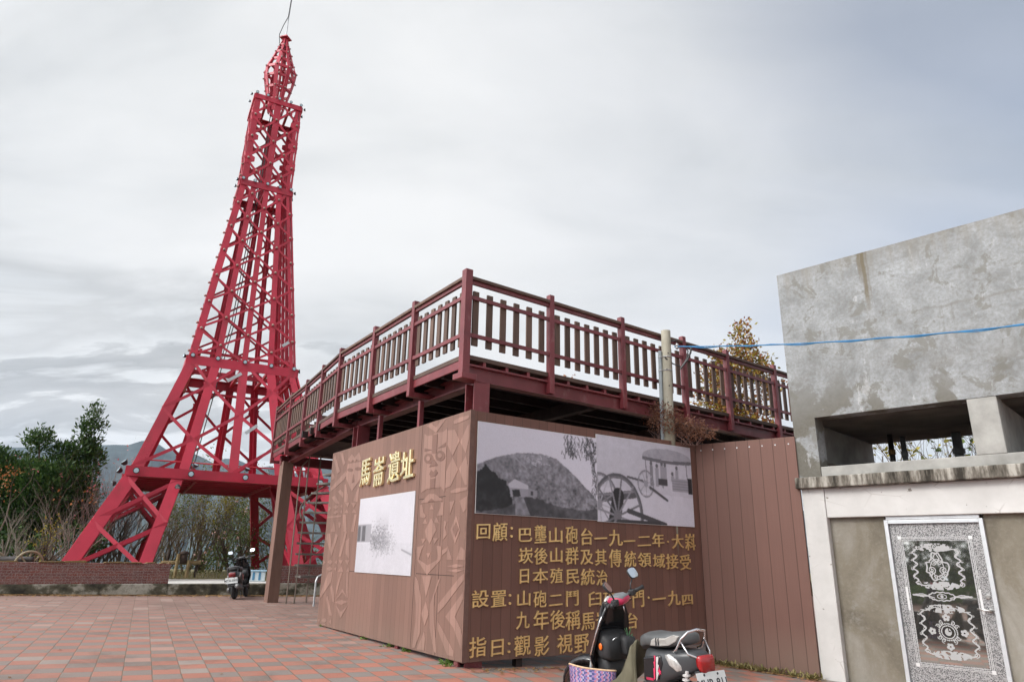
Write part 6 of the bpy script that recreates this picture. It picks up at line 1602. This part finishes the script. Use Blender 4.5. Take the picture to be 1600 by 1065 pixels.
shrub('second thinner rust coloured sapling above the deck floor', at(8.3, 20.4, 0), [(0, 0, 5.5, .34, .22), (.4, 0, 5.35, .2, .15)], 110, L_org, .05, .09, 1, 5.6, name='sapling', seed=16, clump=6)
for i, (l, d, lab) in enumerate([(0.2, 7.2, 'bare tree with a few green leaves seen through the wide opening'), (2.3, 7.0, 'bare tree with green leaves seen through the right opening'), (-1.6, 8.2, 'bare tree seen through the left end of the wide opening')]):
    base = BW @ Vector((l, d, -0.3)); rr = random.Random(80 + i); t = thing('bare_tree', lab, 'tree', base, group='trees behind the concrete building'); g = G(); tips = []
    for k in range(12): a = rr.uniform(0, 6.28); grow(g, rr, base, Vector((math.cos(a) * .6, math.sin(a) * .6, 1)).normalized(), 3.3, .06, 3, .42, (2, 4), tips, .2, 4, .62)
    obj('branches', g, M_barkb, t, Matrix()); g = G(); rr.shuffle(tips)
    for p in tips[:700]:
        a = Vector((rr.uniform(-1, 1), rr.uniform(-1, 1), rr.uniform(-.8, .4))).normalized(); b = a.cross(Vector((rr.uniform(-1, 1), rr.uniform(-1, 1), 1))).normalized(); s = rr.uniform(.08, .17); g.face([p, p + a * s * .5 + b * s * .38, p + a * s, p + a * s * .5 - b * s * .38])
    obj('leaves', g, L_mid if i < 2 else L_yel, t, Matrix())

# dry vine tangled round the pole foot above the wall
base = Vector((2.62, 11.42, 3.1)); rr = random.Random(31); t = thing('dry_vine', 'tangle of dry brown vine round the concrete pole above the photo wall', 'vine', base)
g = G(); blobs_leaves(g, rr, base, [(-.22, -.02, 3.62, .17, .26), (.18, -.03, 3.52, .26, .24), (.46, .0, 3.40, .26, .17), (.68, .02, 3.33, .16, .10), (0, -.12, 3.6, .14, .28)], 2600, .025, .06, 0, .45, 5, .04); obj('leaves', g, L_dry, t, Matrix())
g = G()
for k in range(26): a = rr.uniform(0, 6.28); grow(g, rr, base + Vector((rr.uniform(-.2, .55), rr.uniform(-.06, .06), 0.05)), Vector((math.cos(a) * .6, math.sin(a) * .2, .8)).normalized(), .38, .005, 2, .6, (2, 3), None, .05, 3)
obj('stems', g, M_twigr, t, Matrix())

# weeds at the wall foot
L_weed = leafmat('fresh_weed', [(0.05, 0.11, 0.02), (0.12, 0.21, 0.04), (0.19, 0.28, 0.07)], 3)


def weed(p, lab, n, s, mat, seed, dry=False):
    rr = random.Random(seed); t = thing('weed', lab, 'weed', p, group='weeds at the foot of the walls'); g = G()
    for _ in range(n):
        a = rr.uniform(0, 6.28); e = rr.uniform(.2, 1.3); q = Vector((rr.gauss(0, s * .4), rr.gauss(0, s * .25), 0)); d = Vector((math.cos(a) * math.cos(e), math.sin(a) * math.cos(e), math.sin(e))); L = rr.uniform(.4, 1.1) * s; b = d.cross(Vector((0, 0, 1))).normalized() * (.012 if dry else L * .16)
        g.face([q - b * .4, q + d * L * .5 - b, q + d * L - Vector((0, 0, L * .2)), q + d * L * .5 + b])
    obj('leaves', g, mat, t)


for i, (d, s, n, lab) in enumerate([(0.42, .12, 46, 'bright fern-like weed beside the steel foot under the carved corner'), (1.62, .10, 34, 'weed beside the thin middle foot of the carved wall'), (2.15, .11, 30, 'small weed left of the middle foot of the carved wall'), (3.1, .10, 26, 'weed tuft under the foggy photograph'), (5.1, .09, 20, 'weed at the far left end of the carved wall'), (0.25, .07, 22, 'tiny weed in front of the steel foot under the carved corner')]):
    p = CN + dL * d + Vector((0.833, 0.553, 0)) * (0.03 if i < 5 else -.06); p.z = gz(p.x); weed(p, lab, n, s, L_weed, 60 + i)
for i, f in enumerate((0.05, .2, .35, .5, .65, .8, .95)):
    p = FO.lerp(EN, f) + Vector((-.57, -.82, 0)) * .08; p.z = gz(p.x); weed(p, ['dry grass tuft at the fold of the plank walls', 'dry grass tuft just right of the fold', 'dry grass tuft left of the middle of the plank screen', 'dry grass tuft at the middle of the plank screen', 'dry grass tuft right of the middle of the plank screen', 'dry grass tuft near the right end of the plank screen', 'dry grass tuft at the foot of the white column'][i], 60, .16, M_tuft, 70 + i, True)

# hedge and trees across the square (mirrored in the door)
L_hedge = leafmat('hedge_leaves', [(0.04, 0.10, 0.012), (0.09, 0.19, 0.025), (0.15, 0.26, 0.04)], 1.0)
rr = random.Random(90); t = thing('hedge', 'clipped green hedge across the square mirrored in the etched door', 'hedge', (-8.5, 0.5, 0)); g = G()
for _ in range(7000):
    f = rr.random(); c = Vector((-10.5, -5, 0)).lerp(Vector((-6.6, 3.6, 0)), f); n_v = Vector((-.91, .41, 0)); row_ = rr.random() < .5; p = c + n_v * (rr.uniform(0, .6) + (1.3 if row_ else 0)); p.z = gz(p.x) + (rr.uniform(.0, .5) if not row_ else rr.uniform(.25, 1.0))
    a = Vector((rr.uniform(-1, 1), rr.uniform(-1, 1), rr.uniform(-.3, 1))).normalized(); b = a.cross(Vector((rr.uniform(-1, 1), rr.uniform(-1, 1), 1))).normalized(); s = rr.uniform(.08, .16); g.face([p, p + a * s * .5 + b * s * .35, p + a * s, p + a * s * .5 - b * s * .35])
obj('foliage', g, L_hedge, t, Matrix())
for i, (x, y) in enumerate(((-12.2, -6.5), (-11.4, -3.5), (-10.4, -0.8), (-9.6, 1.8), (-14, -9))):
    b_ = Vector((x, y, 0)); shrub('dark tree behind the hedge, mirrored in the etched door', b_, [(0, 0, 2.2, 1.7, 1.4), (.8, .3, 3.6, 1.5, 1.3), (-.8, 0, 3.4, 1.4, 1.3), (0, .3, 5, 1.3, 1.1), (0, 0, .9, 1.5, .8)], 34, L_dark, .16, .34, 2, 4.5, name='dark_tree', seed=91 + i, cs=.2, group='dark trees behind the hedge')

# old cannon at the far left
M_oldwood = simple('weathered_wheel_wood', (0.26, 0.22, 0.15), 0.85, var=0.3, scale=8, bump=0.3); M_iron = simple('dark_iron', (0.055, 0.048, 0.048), 0.6, 0.4, var=0.3)
cp = at(px(26), 24.6, TZ); t = thing('cannon', 'small old cannon with wooden wheels on the terrace at the far left', 'cannon', cp, R(22))
for s in (-1, 1):
    W = WM[t] @ Matrix.Translation((s * 0.46, 0, 0.40)) @ Matrix.Rotation(R(38), 4, 'Z')
    wh = obj('wheel', G().tube([(.38 * math.cos(6.2832 * k / 32), 0, .38 * math.sin(6.2832 * k / 32)) for k in range(33)], .034, 8, False), M_oldwood, t, W, smooth=True)
    sp_g = G().lathe([(0.06, -.06), (0.06, .06)], 12, (0, 0, 0), 'y')
    for k in range(8): a = k * math.pi / 4; sp_g.bar((.04 * math.cos(a), 0, .04 * math.sin(a)), (.36 * math.cos(a), 0, .36 * math.sin(a)), .035, .03, (0, 1, 0))
    obj('spokes', sp_g, M_oldwood, wh, W)
obj('barrel', G().tube([(-.62, .12, .52), (-.3, .1, .54), (.1, .05, .55), (.5, 0, .57), (.56, 0, .575)], [.09, .10, .095, .075, .088], 14), M_iron, t, smooth=True)
obj('carriage', G().bar((-.4, .1, .42), (.4, .02, .42), .22, .08).bar((-.3, .1, .4), (-.1, 1.0, .08), .16, .09), M_oldwood, t)

# log rack in the gap
M_log = simple('yellowed_log', (0.33, 0.25, 0.13), 0.85, var=0.25, scale=5, bump=0.3); M_dlog = simple('dark_log', (0.075, 0.055, 0.045), 0.85, var=0.35, scale=5, bump=0.3)
lp0 = at(px(292), 27.2, TZ); rv, dv = rightvec(lp0); t = thing('log_rack', 'low rack of yellow logs with dark leaning posts by the wall gap', 'rack', lp0, math.atan2(rv.y, rv.x))
obj('rail_log', G().tube([(-.62, .1, .48), (0, .08, .49), (.62, .1, .50)], [.07, .065, .075], 10), M_log, t)
for x in (-.13, .23): obj('front_post', G().tube([(x - .01, -.05, 0), (x + .01, -.05, .78 - .2 * (x > 0))], .055, 10), M_log, t)
for x in (-.46, .52): obj('leaning_post', G().tube([(x - .04, .2, 0), (x, .2, .5), (x + .05, .18, .92)], [.05, .055, .06], 10), M_dlog, t)
obj('drum', G().tube([(.06, .02, .46), (.06, .02, .74), (.06, .02, .80)], [.11, .12, .04], 14).ball((.06, 0, .80), .15, 14, 8, (1, 1, .55)), M_dlog, t, smooth=True)
# blue planter
pp_ = at(px(404), 24.0, TZ); rv, dv = rightvec(pp_); t = thing('planter_box', 'pale blue and white plastic box on the concrete path beside the rear tower leg', 'box', pp_, math.atan2(rv.y, rv.x))
M_pb, M_pw = simple('pale_blue_plastic', (0.30, 0.45, 0.56), 0.5, var=0.15), simple('white_blue_plastic', (0.55, 0.62, 0.66), 0.5, var=0.1); M_db = simple('blue_plastic', (0.07, 0.20, 0.33), 0.5)
obj('box_body', G().box(-.34, .40, -.18, .18, 0.01, .30), M_pw, t, bevel=.015); obj('box_rim', G().box(-.37, .43, -.21, .21, .301, .345), M_pb, t, bevel=.01)
obj('box_window', G().box(-.22, -.04, -.19, -.181, .07, .27).box(.02, .09, -.19, -.181, .05, .28).box(.2, .27, -.19, -.181, .05, .28), M_db, t)
